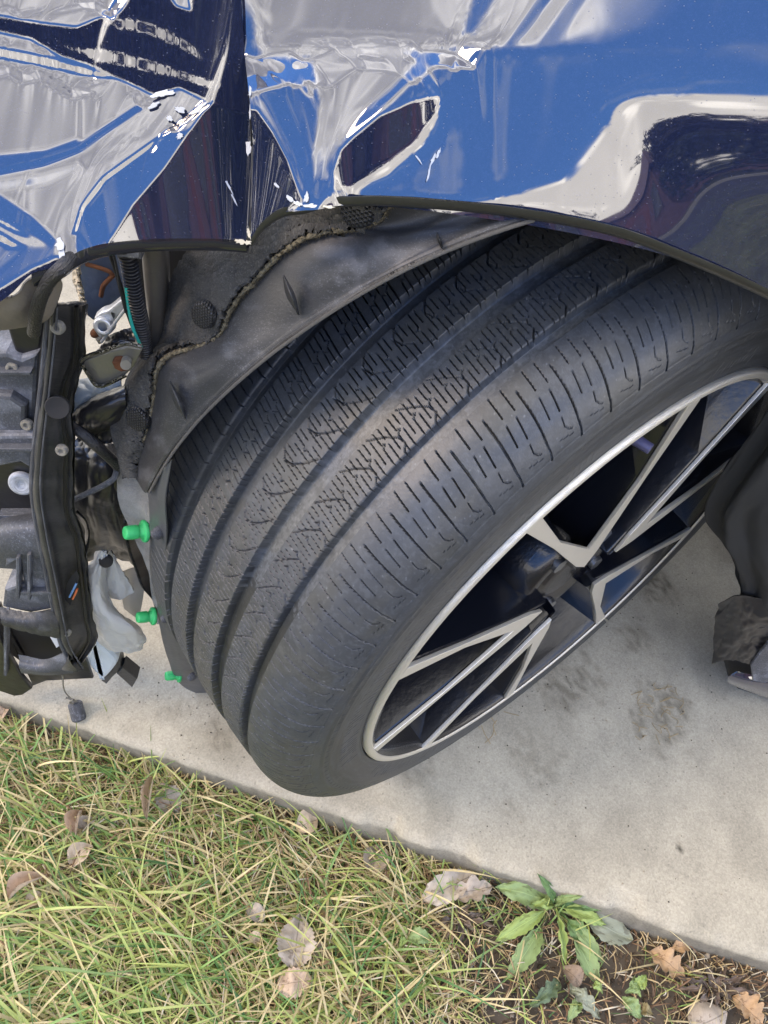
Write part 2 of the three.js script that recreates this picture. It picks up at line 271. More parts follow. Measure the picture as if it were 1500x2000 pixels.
      flat.push(a !== null && d < 0.12 && py > low + 8 ? [secN[si][0], secN[si][1] * st, secN[si][1] * ct] : null);
    });
  }
  for (let i = 0; i < angles.length - 1; i++) for (let j = 0; j < n - 1; j++) { const p = i * n + j, q = p + n; idx.push(p, p + 1, q, p + 1, q + 1, q); }
  const g = new THREE.BufferGeometry(); g.setAttribute('position', new THREE.Float32BufferAttribute(pos, 3)); g.setAttribute('color', new THREE.Float32BufferAttribute(col, 3)); g.setAttribute('uv', new THREE.Float32BufferAttribute(uv, 2)); g.setIndex(idx); g.computeVertexNormals(); flat.forEach((f, i) => { if (f) g.attributes.normal.setXYZ(i, ...f); }); // the tread's lands stay smooth up to the cuts
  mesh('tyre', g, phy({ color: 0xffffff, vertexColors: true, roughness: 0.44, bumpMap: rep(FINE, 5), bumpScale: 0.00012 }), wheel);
}
{
  // alloy rim: bright turned lip and faces on a dark body
  const bright = std({ color: rgb(0.7, 0.67, 0.6), metalness: 0.7, roughness: 0.42, bumpMap: rep(GRAIN, 10), bumpScale: 0.0002 });
  const black = phy({ color: rgb(0.004, 0.005, 0.009), roughness: 0.25, clearcoat: 0.3, clearcoatRoughness: 0.06, bumpMap: rep(GRAIN, 12), bumpScale: 0.0002, side: THREE.DoubleSide });
  const lathe = (pts) => { const g = new THREE.LatheGeometry(pts.map(([r, x]) => new THREE.Vector2(r, x)), 200); g.rotateZ(-Math.PI / 2); return g; };
  mesh('rim_lip', lathe([[0.244, 0.1152], [0.2445, 0.1162], [0.2455, 0.1167], [0.2492, 0.1167], [0.251, 0.1157], [0.2518, 0.1135], [0.2518, 0.107], [0.2515, 0.1]]), bright, wheel);
  mesh('rim_barrel', lathe([[0.2442, 0.1148], [0.2395, 0.112], [0.2385, 0.1045], [0.236, 0.09], [0.228, 0.06], [0.222, 0.02], [0.218, -0.06], [0.23, -0.1], [0.25, -0.11]]), black, wheel);
  const lines = { L: [20, 92, 164, 236, 308], R: [56, 128, 200, 272, 344] };
  const pol = (r, deg) => [r * Math.cos(deg * Math.PI / 180), r * Math.sin(deg * Math.PI / 180)];
  // in the plane of the face: u = forward (z), v = up (y)
  const ext = (pts, x0, x1, bev) => { const s = new THREE.Shape(); pts.forEach(([u, v], i) => (i ? s.lineTo(u, v) : s.moveTo(u, v))); const g = new THREE.ExtrudeGeometry(s, { depth: x1 - x0 - 2 * bev, bevelEnabled: bev > 0, bevelSize: bev, bevelThickness: bev, bevelSegments: 2, steps: 1 }); g.rotateY(Math.PI / 2); g.scale(1, 1, -1); const ix = g.index; const p = g.attributes.position; /* mirror flips the winding: turn it back */ for (let i = 0; i < p.count; i += 3) for (const k of Object.keys(g.attributes)) { const a = g.attributes[k], n = a.itemSize; for (let c = 0; c < n; c++) { const t = a.array[(i + 1) * n + c]; a.array[(i + 1) * n + c] = a.array[(i + 2) * n + c]; a.array[(i + 2) * n + c] = t; } } g.computeVertexNormals(); g.translate(x0 + bev, 0, 0); return g; };
  for (let k = 0; k < 5; k++) {
    const A = 20 + 72 * k, B = A - 36, m = (A + B) / 2;
    // one pair of spokes meeting at the hub
    const rO = 0.2432, w = 0.0068, wi = 0.0026, bar = (ang, hubAng, s) => {
      const [ox, oy] = pol(rO, ang), [hx, hy] = pol(0.07, hubAng), dx = ox - hx, dy = oy - hy, l = Math.hypot(dx, dy), nx = -dy / l, ny = dx / l;
      return { o1: [ox + nx * w, oy + ny * w], o2: [ox - nx * w, oy - ny * w], m1: [lerp(hx, ox, 0.55) + nx * wi * 1.15, lerp(hy, oy, 0.55) + ny * wi * 1.15], m2: [lerp(hx, ox, 0.55) - nx * wi * 1.15, lerp(hy, oy, 0.55) - ny * wi * 1.15], h1: [hx + nx * wi, hy + ny * wi], h2: [hx - nx * wi, hy - ny * wi] };
    };
    const a = bar(A, m + 8), b = bar(B, m - 8), tip = pol(0.05, m), crotch = pol(0.086, m);
    const face = [a.o2, a.o1, a.m1, a.h1, tip, b.h2, b.m2, b.o2, b.o1, b.m1, crotch, a.m2];
    mesh('spoke_face', ext(face, 0.1125, 0.1162, 0.0006), bright, wheel);
    for (const [q, ha] of [[a, m + 8], [b, m - 8]]) {
      const g = 0.0012, sp = [q.o2, q.o1, q.m1, q.h1, pol(0.045, ha), q.h2, q.m2];
      // body widens away from the face
      const s1 = ext(sp, 0.062, 0.1123, 0.0015), pp = s1.attributes.position, cx = sp.reduce((t, v) => t + v[0], 0) / sp.length, cy = sp.reduce((t, v) => t + v[1], 0) / sp.length, dir = [q.o1[0] + q.o2[0] - q.h1[0] - q.h2[0], q.o1[1] + q.o2[1] - q.h1[1] - q.h2[1]], dl = Math.hypot(...dir), nx = -dir[1] / dl, ny = dir[0] / dl;
      for (let i = 0; i < pp.count; i++) { const x = pp.getX(i), dep = clamp((0.112 - x) / 0.05), u = pp.getZ(i), v = pp.getY(i), off = (u - cx) * nx + (v - cy) * ny; pp.setZ(i, u + nx * off * dep * 1.5); pp.setY(i, v + ny * off * dep * 1.5); }
      s1.computeVertexNormals(); mesh('spoke', s1, black, wheel);
    }
  }
  mesh('hub', lathe([[0, 0.1], [0.024, 0.1], [0.03, 0.098], [0.033, 0.095], [0.036, 0.095], [0.05, 0.1], [0.06, 0.099], [0.068, 0.09], [0.072, 0.06], [0.072, 0.02]]), black, wheel);
  for (let k = 0; k < 5; k++) { const [u, v] = pol(0.0535, 56 + 72 * k); const g = new THREE.CylinderGeometry(0.0085, 0.0095, 0.016, 6); g.rotateZ(-Math.PI / 2); g.translate(0.095, v, u); mesh('wheel_nut', g, std({ color: rgb(0.25, 0.26, 0.28), metalness: 0.9, roughness: 0.35 }), wheel); }
  const [vu, vv] = pol(0.212, 84); const vg = new THREE.CylinderGeometry(0.0042, 0.0048, 0.017, 14); vg.rotateZ(-Math.PI / 2); vg.rotateY(0.2); vg.translate(0.108, vv, vu); mesh('valve_cap', vg, std({ color: rgb(0.1, 0.1, 0.2), roughness: 0.4, metalness: 0.3 }), wheel);
  mesh('brake_disc', lathe([[0.05, 0.03], [0.165, 0.03], [0.168, 0.026], [0.168, 0.006], [0.165, 0.002], [0.05, 0.002]]), std({ color: rgb(0.2, 0.19, 0.18), metalness: 0.8, roughness: 0.5, side: THREE.DoubleSide }), wheel);
  mesh('brake_caliper', ext([...[...Array(9)].map((_, i) => pol(0.19, 60 + i * 9)), ...[...Array(9)].map((_, i) => pol(0.12, 132 - i * 9))], -0.02, 0.055, 0.004), M.plasticGrey, wheel);
}

// A pressed and dented metal sheet: columns climb from its lower edge; at each point the sheet leans so that, seen from where the photograph was
// taken, it mirrors the sky at the elevation (degrees) read off the photograph's dents. Tilts are then corrected for the sideways lean.
function table(xs, ys, rows) {
  const cr = (a, b, c, d, t) => 0.5 * (2 * b + (c - a) * t + (2 * a - 5 * b + 4 * c - d) * t * t + (3 * b - a - 3 * c + d) * t * t * t);
  const find = (l, v) => { let i = 0; while (i < l.length - 2 && v > l[i + 1]) i++; return [i, clamp((v - l[i]) / (l[i + 1] - l[i]))]; };
  const at = (j, i) => rows[clamp(j, 0, ys.length - 1)][clamp(i, 0, xs.length - 1)];
  return (x, y) => { const [i, u] = find(xs, x), [j, v] = find(ys, y), c = []; for (let k = -1; k <= 2; k++) c.push(cr(at(j + k, i - 1), at(j + k, i), at(j + k, i + 1), at(j + k, i + 2), u)); return cr(...c, v); };
}
function curve(pts, n, weight) { // Catmull-Rom through [px, py, z], n points evenly by pixel length
  const c = new THREE.CatmullRomCurve3(pts.map(([a, b, z]) => V(a, b, z * 3000)), false, 'centripetal'); c.arcLengthDivisions = 800;
  return c.getSpacedPoints(n - 1).map((p) => [p.x, p.y, p.z / 3000]);
}
// four sides [px, py, z] -> grid of photograph pixels with first depths (a Coons patch)
function patch(bottom, top, left, right, nCol, nRow) { // bottom, top run left to right; left, right run upwards
  const B = curve(bottom, nCol), T = curve(top, nCol), L = curve(left, nRow + 1), R = curve(right, nRow + 1), g = [];
  for (let i = 0; i < nCol; i++) for (let j = 0; j <= nRow; j++) { const u = i / (nCol - 1), v = j / nRow; g.push([0, 1, 2].map((k) => (1 - v) * B[i][k] + v * T[i][k] + (1 - u) * L[j][k] + u * R[j][k] - ((1 - u) * (1 - v) * B[0][k] + u * (1 - v) * B[nCol - 1][k] + (1 - u) * v * T[0][k] + u * v * T[nCol - 1][k]))); }
  return g;
}
function sheet(grid, nCol, nRow, target, { bend = 11000, az = 0.1, pinB = 1, pinL = 0, pinR = 0, levels = [8, 4, 2, 1] }) {
  const W = nRow + 1, RAD = Math.PI / 180; let prev = null;
  const depth0 = (k) => { const [x, y, z] = grid[k]; return (z - CAM.z) / rayOf(x, y).z; };
  for (const s of levels) {
    const ci = [], cj = []; for (let i = 0; i < nCol - 1; i += s) ci.push(i); ci.push(nCol - 1); for (let j = 0; j < nRow; j += s) cj.push(j); cj.push(nRow);
    const n = ci.length, m = cj.length, N = n * m, D = [], tgt = new Float64Array(N), t = new Float64Array(N), t0 = new Float64Array(N);
    for (let a = 0; a < n; a++) for (let b = 0; b < m; b++) {
      const k = a * m + b, [x, y] = grid[ci[a] * W + cj[b]], d = rayOf(x, y); D.push(d.x, d.y, d.z); tgt[k] = target(x, y); t0[k] = depth0(ci[a] * W + cj[b]);
      if (!prev) t[k] = t0[k];
      else { const fi = clamp(ci[a] / prev.s, 0, prev.n - 1), fj = clamp(cj[b] / prev.s, 0, prev.m - 1), i = Math.min(prev.n - 2, Math.floor(fi)), j = Math.min(prev.m - 2, Math.floor(fj)), u = Math.min(1, fi - i), v = Math.min(1, fj - j), q = (I, J) => prev.t[I * prev.m + J]; t[k] = (1 - u) * ((1 - v) * q(i, j) + v * q(i, j + 1)) + u * ((1 - v) * q(i + 1, j) + v * q(i + 1, j + 1)); }
    }
    const lam = bend / (s * s), NB = new Int32Array(N * 4), J = new Float64Array(N * 8), R = new Float64Array(N * 2);
    for (let a = 0; a < n; a++) for (let b = 0; b < m; b++) { const k = a * m + b; NB[k * 4] = Math.max(0, a - 1) * m + b; NB[k * 4 + 1] = Math.min(n - 1, a + 1) * m + b; NB[k * 4 + 2] = a * m + Math.max(0, b - 1); NB[k * 4 + 3] = a * m + Math.min(m - 1, b + 1); }
    const out = [0, 0];
    const evalAt = (k, t1, t2, t3, t4) => { // elevation and side angle of the mirrored ray
      const [p, q, r, w] = [NB[k * 4] * 3, NB[k * 4 + 1] * 3, NB[k * 4 + 2] * 3, NB[k * 4 + 3] * 3];
      const ax = D[q] * t2 - D[p] * t1, ay = D[q + 1] * t2 - D[p + 1] * t1, az2 = D[q + 2] * t2 - D[p + 2] * t1, bx = D[w] * t4 - D[r] * t3, by = D[w + 1] * t4 - D[r + 1] * t3, bz = D[w + 2] * t4 - D[r + 2] * t3;
      let nx = ay * bz - az2 * by, ny = az2 * bx - ax * bz, nz = ax * by - ay * bx; const l = Math.hypot(nx, ny, nz) || 1; nx /= l; ny /= l; nz /= l;
      const vx0 = D[k * 3], vy0 = D[k * 3 + 1], vz0 = D[k * 3 + 2], vl = Math.hypot(vx0, vy0, vz0), vx = vx0 / vl, vy = vy0 / vl, vz = vz0 / vl, c = 2 * (vx * nx + vy * ny + vz * nz), rx = vx - c * nx, ry = vy - c * ny, rz = vz - c * nz;
      out[0] = Math.asin(clamp(ry, -1, 1)) / RAD; out[1] = Math.atan2(rx, Math.max(rz, 0.05) + 0.3) / RAD * az; return out;
    };
    for (let gn = 0; gn < (s === levels[0] ? 14 : 6); gn++) {
      for (let k = 0; k < N; k++) {
        const T = [t[NB[k * 4]], t[NB[k * 4 + 1]], t[NB[k * 4 + 2]], t[NB[k * 4 + 3]]]; let o = evalAt(k, ...T); const e0 = o[0], z0 = o[1]; let e = e0 - tgt[k]; const wt = 1 / (1 + Math.abs(e) / 25);
        R[k * 2] = e * wt; R[k * 2 + 1] = z0;
        for (let c = 0; c < 4; c++) { const q = T.slice(); q[c] += 2e-6; o = evalAt(k, ...q); J[k * 8 + c] = clamp((o[0] - e0) / 2e-6, -1e6, 1e6) * wt; J[k * 8 + 4 + c] = clamp((o[1] - z0) / 2e-6, -1e6, 1e6); }
      }
      const pin = (k) => { const a = Math.floor(k / m), b = k % m; return 2e-2 * 1000 + (b === 0 ? pinB * 4000 : 0) + (a === 0 ? pinL * 3000 : 0) + (a === n - 1 ? pinR * 3000 : 0); };
      const Afun = (x, y) => { // y = (JtJ + bending + pins) x
        y.fill(0);
        for (let k = 0; k < N; k++) for (let h = 0; h < 8; h += 4) { let q = 0; for (let c = 0; c < 4; c++) q += J[k * 8 + h + c] * x[NB[k * 4 + c]]; for (let c = 0; c < 4; c++) y[NB[k * 4 + c]] += J[k * 8 + h + c] * q; }
        const L2 = lam * lam;
        for (let a = 0; a < n; a++) for (let b = 0; b < m; b++) { const k = a * m + b; if (a > 0 && a < n - 1) { const q = L2 * (x[k - m] - 2 * x[k] + x[k + m]); y[k - m] += q; y[k] -= 2 * q; y[k + m] += q; } if (b > 0 && b < m - 1) { const q = L2 * (x[k - 1] - 2 * x[k] + x[k + 1]); y[k - 1] += q; y[k] -= 2 * q; y[k + 1] += q; } const w = pin(k); y[k] += w * w * x[k]; }
        return y;
      };
      // right side = -(Jt R + bending t + pins (t - t0))
      const rhs = new Float64Array(N), tmp = new Float64Array(N);
      for (let k = 0; k < N; k++) for (let h = 0; h < 8; h += 4) for (let c = 0; c < 4; c++) rhs[NB[k * 4 + c]] -= J[k * 8 + h + c] * R[k * 2 + (h ? 1 : 0)];
      const L2 = lam * lam;
      for (let a = 0; a < n; a++) for (let b = 0; b < m; b++) { const k = a * m + b; if (a > 0 && a < n - 1) { const q = L2 * (t[k - m] - 2 * t[k] + t[k + m]); rhs[k - m] -= q; rhs[k] += 2 * q; rhs[k + m] -= q; } if (b > 0 && b < m - 1) { const q = L2 * (t[k - 1] - 2 * t[k] + t[k + 1]); rhs[k - 1] -= q; rhs[k] += 2 * q; rhs[k + 1] -= q; } const w = pin(k); rhs[k] -= w * w * (t[k] - t0[k]); }
      const x = new Float64Array(N), r = rhs.slice(), d = r.slice(); let rs = 0; for (let k = 0; k < N; k++) rs += r[k] * r[k]; const rs0 = rs;
      for (let cg = 0; cg < 70 && rs > rs0 * 1e-8; cg++) { Afun(d, tmp); let dA = 0; for (let k = 0; k < N; k++) dA += d[k] * tmp[k]; const al = rs / dA; let r2 = 0; for (let k = 0; k < N; k++) { x[k] += al * d[k]; r[k] -= al * tmp[k]; r2 += r[k] * r[k]; } const be = r2 / rs; rs = r2; for (let k = 0; k < N; k++) d[k] = r[k] + be * d[k]; }
      let big = 0; for (let k = 0; k < N; k++) big = Math.max(big, Math.abs(x[k])); const step = Math.min(1, 0.02 / (big || 1)); for (let k = 0; k < N; k++) t[k] += step * x[k];
    }
    let sq = 0; for (let k = 0; k < N; k++) sq += Math.abs(R[k * 2]); if (globalThis.DEBUG_SHEET) console.log('level', s, N, 'mean err', (sq / N).toFixed(2));
    prev = { s, n, m, t };
  }
  for (let r = 0; r < 3; r++) { const q = prev.t.slice(), m = prev.m; for (let i = 1; i < nCol - 1; i++) for (let j = 1; j < nRow; j++) { const k = i * m + j; prev.t[k] = 0.5 * q[k] + 0.125 * (q[k - 1] + q[k + 1] + q[k - m] + q[k + m]); } }
  const pos = []; for (let i = 0; i < nCol; i++) for (let j = 0; j <= nRow; j++) { const [x, y] = grid[i * W + j]; pos.push(CAM.clone().addScaledVector(rayOf(x, y), prev.t[i * prev.m + j])); }
  return { pos, nCol, nRow };
}
function shell({ pos, nCol, nRow }, thick, keep = () => true, color) { // closed sheet of that thickness
  const W = nRow + 1, nor = pos.map((p, k) => { const i = Math.floor(k / W), j = k % W, a = pos[Math.max(0, i - 1) * W + j], b = pos[Math.min(nCol - 1, i + 1) * W + j], c = pos[i * W + Math.max(0, j - 1)], d = pos[i * W + Math.min(nRow, j + 1)]; return b.clone().sub(a).cross(d.clone().sub(c)).normalize(); });
  const N = pos.length, xyz = [], col = [], uv = [], idx = [];
  for (let s = 0; s < 2; s++) pos.forEach((p, k) => { const q = s ? p.clone().addScaledVector(nor[k], -thick) : p; xyz.push(q.x, q.y, q.z); uv.push(p.x, p.y - p.z); if (color) col.push(...color(p, k, nor[k])); });
  for (let i = 0; i < nCol - 1; i++) for (let j = 0; j < nRow; j++) { const a = i * W + j, b = a + W; if (!keep(pos[a])) continue; idx.push(a, b, a + 1, a + 1, b, b + 1, N + a, N + a + 1, N + b, N + a + 1, N + b + 1, N + b); }
  const rim = []; for (let i = 0; i < nCol; i++) rim.push(i * W); for (let j = 1; j < W; j++) rim.push((nCol - 1) * W + j); for (let i = nCol - 2; i >= 0; i--) rim.push(i * W + nRow); for (let j = nRow - 1; j >= 0; j--) rim.push(j);
  for (let k = 0; k < rim.length - 1; k++) idx.push(rim[k], N + rim[k], rim[k + 1], rim[k + 1], N + rim[k], N + rim[k + 1]);
  const g = new THREE.BufferGeometry(); g.setAttribute('position', new THREE.Float32BufferAttribute(xyz, 3)); g.setAttribute('uv', new THREE.Float32BufferAttribute(uv, 2)); if (color) g.setAttribute('color', new THREE.Float32BufferAttribute(col, 3)); g.setIndex(idx);
  // smooth normals per side, from the grid
  const nn = []; for (let s = 0; s < 2; s++) nor.forEach((n) => nn.push(...(s ? n.clone().negate() : n).toArray())); g.setAttribute('normal', new THREE.Float32BufferAttribute(nn, 3));
  return g;
}
// metallic flake under clear lacquer
const FLAKE = texture(512, (u, v, i, j) => { const h = hash(i, j, 55), k = h > 0.9 ? 1.9 : 0.75 + 0.4 * h; return L3(0.011 * k, 0.016 * k, 0.042 * k); }, true);
const SPECK = texture(1024, (u, v, i, j) => { const d = hash(i >> 1, j >> 1, 56) > 0.996 ? 0.5 : 0, f = sm(0.5, 0.8, tfbm(u, v, 6, 57, 6)); return clamp(0.03 + d + 0.05 * f); });
const paint = phy({ color: 0xffffff, map: rep(FLAKE, 5), metalness: 0, ior: 1.88, roughness: 1, roughnessMap: rep(SPECK, 4), clearcoat: 1, clearcoatRoughness: 0.03, side: THREE.DoubleSide });
// regions [outline px, elevation, feather px] laid one over the other
function regions(base, list) {
  const R = list.map(([p, e, f]) => ({ p, e, f, x0: Math.min(...p.map((q) => q[0])) - f, x1: Math.max(...p.map((q) => q[0])) + f, y0: Math.min(...p.map((q) => q[1])) - f, y1: Math.max(...p.map((q) => q[1])) + f }));
  return (x, y) => { let v = base(x, y); for (const { p, e, f, x0, x1, y0, y1 } of R) { if (x < x0 || x > x1 || y < y0 || y > y1) continue; let d = 1e9, inside = false; for (let i = 0, j = p.length - 1; i < p.length; j = i++) { const [ax, ay] = p[j], [bx, by] = p[i], dx = bx - ax, dy = by - ay, t = clamp(((x - ax) * dx + (y - ay) * dy) / (dx * dx + dy * dy)); d = Math.min(d, Math.hypot(x - ax - dx * t, y - ay - dy * t)); if ((by > y) !== (ay > y) && x < (ax - bx) * (y - by) / (ay - by) + bx) inside = !inside; } v = lerp(v, e, sm(-f, f, inside ? d : -d)); } return v; };
}
const wingPts = [[448, -60, 0.072], [462, 0, 0.082], [477, 100, 0.1], [488, 200, 0.12], [494, 290, 0.13], [492, 380, 0.138], [489, 464, 0.146], [512, 433, 0.147], [552, 406, 0.147], [597, 399, 0.147], [640, 387, 0.146], [690, 384, 0.146], [760, 384, 0.145], [1000, 405, 0.14], [1200, 442, 0.137], [1330, 489, 0.135], [1500, 564, 0.132], [1660, 650, 0.128], [1800, 740, 0.125]];
const wingT = table([440, 490, 520, 550, 580, 605, 640, 680, 740, 800, 860, 920, 1000, 1100, 1160, 1210, 1250, 1290, 1350, 1420, 1500, 1620], [-60, 0, 50, 80, 95, 130, 170, 210, 260, 300, 340, 375, 400, 440, 500, 560, 620], [
  [40, 60, 64, 64, 66, 66, 66, 66, 66, 64, 62, 60, 58, 56, 52, 48, 46, 45, 44, 43, 43, 43],
  [38, 52, 64, 65, 66, 66, 66, 66, 65, 64, 60, 55, 57, 56, 50, 47, 46, 45, 44, 43, 43, 43],
  [36, 44, 62, 65, 66, 66, 66, 66, 65, 64, 62, 54, 58, 53, 49, 46, 45, 44, 43, 42, 42, 42],
  [36, 44, 66, 70, 72, 72, 72, 72, 72, 70, 66, 60, 56, 48, 46, 44, 43, 42, 42, 41, 41, 41],
  [36, 42, 56, 58, 58, 58, 60, 62, 62, 58, 50, 46, 44, 42, 41, 40, 40, 40, 40, 39, 39, 39],
  [36, 40, 38, 37, 38, 44, 60, 62, 60, 54, 42, 38, 38, 38, 38, 37, 36, 36, 36, 36, 36, 36],
  [36, 42, 44, 38, 37, 42, 60, 60, 56, 36, 34, 38, 37, 37, 36, 34, 31, 29, 28, 28, 28, 27],
  [38, 50, 54, 46, 38, 40, 60, 58, 36, 10, 28, 38, 37, 37, 34, 23, 17, 16, 16, 17, 18, 18],
  [20, 30, 22, 40, 38, 42, 57, 30, 5, 6, 32, 37, 37, 35, 27, 18, 15, 8, 4, 4, 5, 6],
  [4, 10, 2, 18, 40, 42, 55, 14, 4, 22, 38, 38, 37, 32, 22, 17, 14, 6, 2, 1, 1, 1],
  [2, 2, 0, 4, 38, 44, 40, 6, 18, 36, 38, 38, 36, 27, 18, 16, 13, 4, 0, -4, -6, -8],
  [0, 0, 0, 0, 36, 45, 22, 18, 36, 37, 37, 36, 26, 19, 17, 16, 11, 2, -3, -10, -14, -16],
  [0, 0, 0, 0, 30, 40, 10, 20, 10, 4, 20, 20, 14, 17, 17, 15, 8, 1, -5, -14, -18, -20],
  [0, 0, 0, 0, 0, 0, 0, 0, 0, 0, 0, -4, -6, 4, 10, 6, 2, -2, -8, -16, -22, -24],
  [-10, -10, -10, -10, -10, -10, -10, -10, -10, -10, -10, -10, -10, -10, -10, -8, -8, -10, -14, -20, -26, -28],
  [-15, -15, -15, -15, -15, -15, -15, -15, -15, -15, -15, -15, -15, -15, -15, -15, -15, -15, -18, -22, -28, -30],
  [-20, -20, -20, -20, -20, -20, -20, -20, -20, -20, -20, -20, -20, -20, -20, -20, -20, -20, -22, -26, -30, -32]]);
const wingE = regions(wingT, [
  [[[470, 190], [520, 190], [600, 120], [700, 100], [860, 100], [870, 150], [800, 200], [700, 300], [640, 380], [470, 480]], 44, 24],
  [[[640, 112], [760, 100], [810, 120], [765, 172], [700, 222], [660, 290], [642, 352], [630, 350], [640, 220]], 60, 10],
  [[[498, 160], [560, 190], [602, 300], [616, 384], [600, 390], [575, 330], [540, 260]], 37, 6],
  [[[612, 112], [648, 105], [645, 200], [632, 300], [618, 385], [611, 385], [614, 300], [625, 200]], 60, 6],
  [[[500, 196], [516, 196], [566, 290], [600, 382], [590, 392], [545, 296]], 52, 5],
  [[[470, 212], [502, 214], [532, 256], [562, 312], [590, 392], [550, 430], [470, 480]], 0, 4],
  [[[690, 267], [740, 226], [800, 201], [858, 188], [850, 225], [800, 282], [740, 322], [684, 362], [655, 370], [651, 335], [665, 292]], 5, 3],
  [[[930, -20], [980, -20], [926, 65], [896, 78]], 44, 8], [[[1062, -20], [1094, -20], [1030, 62], [998, 92], [986, 86]], 44, 7], [[[1125, -20], [1160, -20], [1085, 90], [1040, 94]], 47, 8]]);
const lipPts = wingPts.slice(6, 17), wingLeft = wingPts.slice(0, 7).reverse();
const WN = 380, WR = 150, wing = sheet(patch(lipPts, [[448, -60, 0.072], [700, -60, 0.07], [1100, -60, 0.068], [1660, -60, 0.065]], wingLeft, [[1660, 650, 0.128], [1660, 300, 0.1], [1660, -60, 0.065]], WN, WR), WN, WR, wingE, { pinL: 0.02 });
mesh('front_wing', shell(wing, 0.0016), paint, car);
// the rolled flange of the wheel arch
{
  const e = curve(wingPts, 420).filter(([x, y]) => x > 489.5 && !(x < 500 && y < 440)), pos = [], nCol = e.length, prof = [[0, 0], [-0.0028, 0.0005], [-0.0055, -0.001], [-0.0072, -0.004], [-0.0076, -0.008], [-0.0078, -0.013]];
  for (const [x, y, z] of e) { const p = P(x, y, z); for (const [dy, dz] of prof) pos.push(V(p.x, p.y + dy, p.z + dz + 0.0002)); }
  const W = prof.length; const g = shell({ pos, nCol, nRow: W - 1 }, -0.0014);
  mesh('arch_flange', g, phy({ color: rgb(0.02, 0.021, 0.018), roughness: 0.38, clearcoat: 0.5, clearcoatRoughness: 0.2, bumpMap: rep(GRAIN, 8), bumpScale: 0.0006, side: THREE.DoubleSide }), car);
}
// the torn front corner: bonnet edge and lamp corner skin
const cornerPts = [[-130, 640, 0.17], [-40, 612, 0.17], [20, 575, 0.168], [62, 535, 0.166], [110, 520, 0.164], [140, 498, 0.16], [185, 480, 0.155], [250, 470, 0.15], [330, 466, 0.148], [400, 466, 0.148], [450, 468, 0.148], [481, 471, 0.148]];
const cornerE = regions(() => 60, [
  [[[-130, 480], [80, 480], [112, 474], [104, 500], [56, 525], [0, 565], [-130, 610]], 46, 7], [[[-130, 585], [0, 562], [60, 524], [112, 500], [130, 512], [66, 575], [0, 650], [-130, 720]], 8, 6],
  [[[235, -80], [226, 0], [200, 30], [150, 52], [80, 44], [0, 30], [-130, 22], [-130, 52], [0, 64], [60, 77], [120, 112], [170, 127], [225, 152], [262, 168], [300, 187], [350, 172], [400, 197], [500, 232], [500, -80]], 6, 5],
  [[[206, 38], [250, 33], [300, 48], [345, 66], [384, 96], [392, 116], [346, 92], [290, 66], [232, 58]], 15, 8], [[[120, 88], [240, 102], [340, 132], [432, 167], [420, 173], [300, 143], [180, 116]], 15, 7], 
  [[[322, -20], [366, -20], [372, 20], [345, 12]], 58, 3],
  [[[-130, 84], [0, 91], [100, 111], [180, 134], [232, 154], [180, 152], [90, 132], [0, 114], [-130, 108]], 18, 4],
  [[[-130, 312], [30, 298], [90, 292], [150, 270], [160, 280], [90, 308], [20, 322], [-130, 330]], 42, 5], [[[-130, 335], [0, 326], [80, 310], [150, 285], [200, 250], [270, 203], [280, 213], [205, 263], [155, 299], [85, 325], [0, 342], [-130, 352]], 30, 6],
  [[[160, 315], [230, 270], [280, 245], [290, 258], [236, 298], [170, 340]], 68, 10], [[[-130, 345], [0, 352], [80, 340], [150, 320], [160, 330], [90, 362], [0, 374], [-130, 372]], 50, 8],
  [[[-130, 362], [0, 380], [60, 420], [112, 470], [100, 482], [50, 452], [0, 424], [-130, 402]], 38, 4], [[[-130, 402], [0, 424], [40, 446], [60, 466], [30, 456], [0, 440], [-130, 420]], 18, 3], [[[-130, 432], [0, 452], [50, 482], [20, 486], [0, 476], [-130, 465]], 18, 4],
  [[[405, 195], [411, 203], [336, 263], [211, 353], [169, 406], [151, 458], [141, 456], [157, 400], [199, 344], [324, 254]], 18, 3],
  [[[336, 263], [372, 254], [322, 330], [262, 400], [226, 456], [200, 478], [150, 496], [147, 470], [162, 420], [211, 355]], 36, 3],
  [[[409, 199], [500, 228], [500, 300], [500, 490], [198, 490], [224, 456], [260, 399], [320, 329], [371, 254]], 1.5, 3]]);
const CN = 210, CR = 190, corner = sheet(patch(cornerPts, [[-130, -60, 0.07], [150, -60, 0.07], [468, -60, 0.07]], [[-130, 640, 0.17], [-130, 300, 0.125], [-130, -60, 0.07]], [[481, 471, 0.148], [490, 400, 0.144], [490, 300, 0.131], [486, 200, 0.114], [476, 80, 0.093], [468, -60, 0.07]], CN, CR), CN, CR, cornerE, { pinB: 0.04, pinR: 0.04, bend: 9000 });
mesh('torn_corner_panel', shell(corner, 0.0016), paint, car);
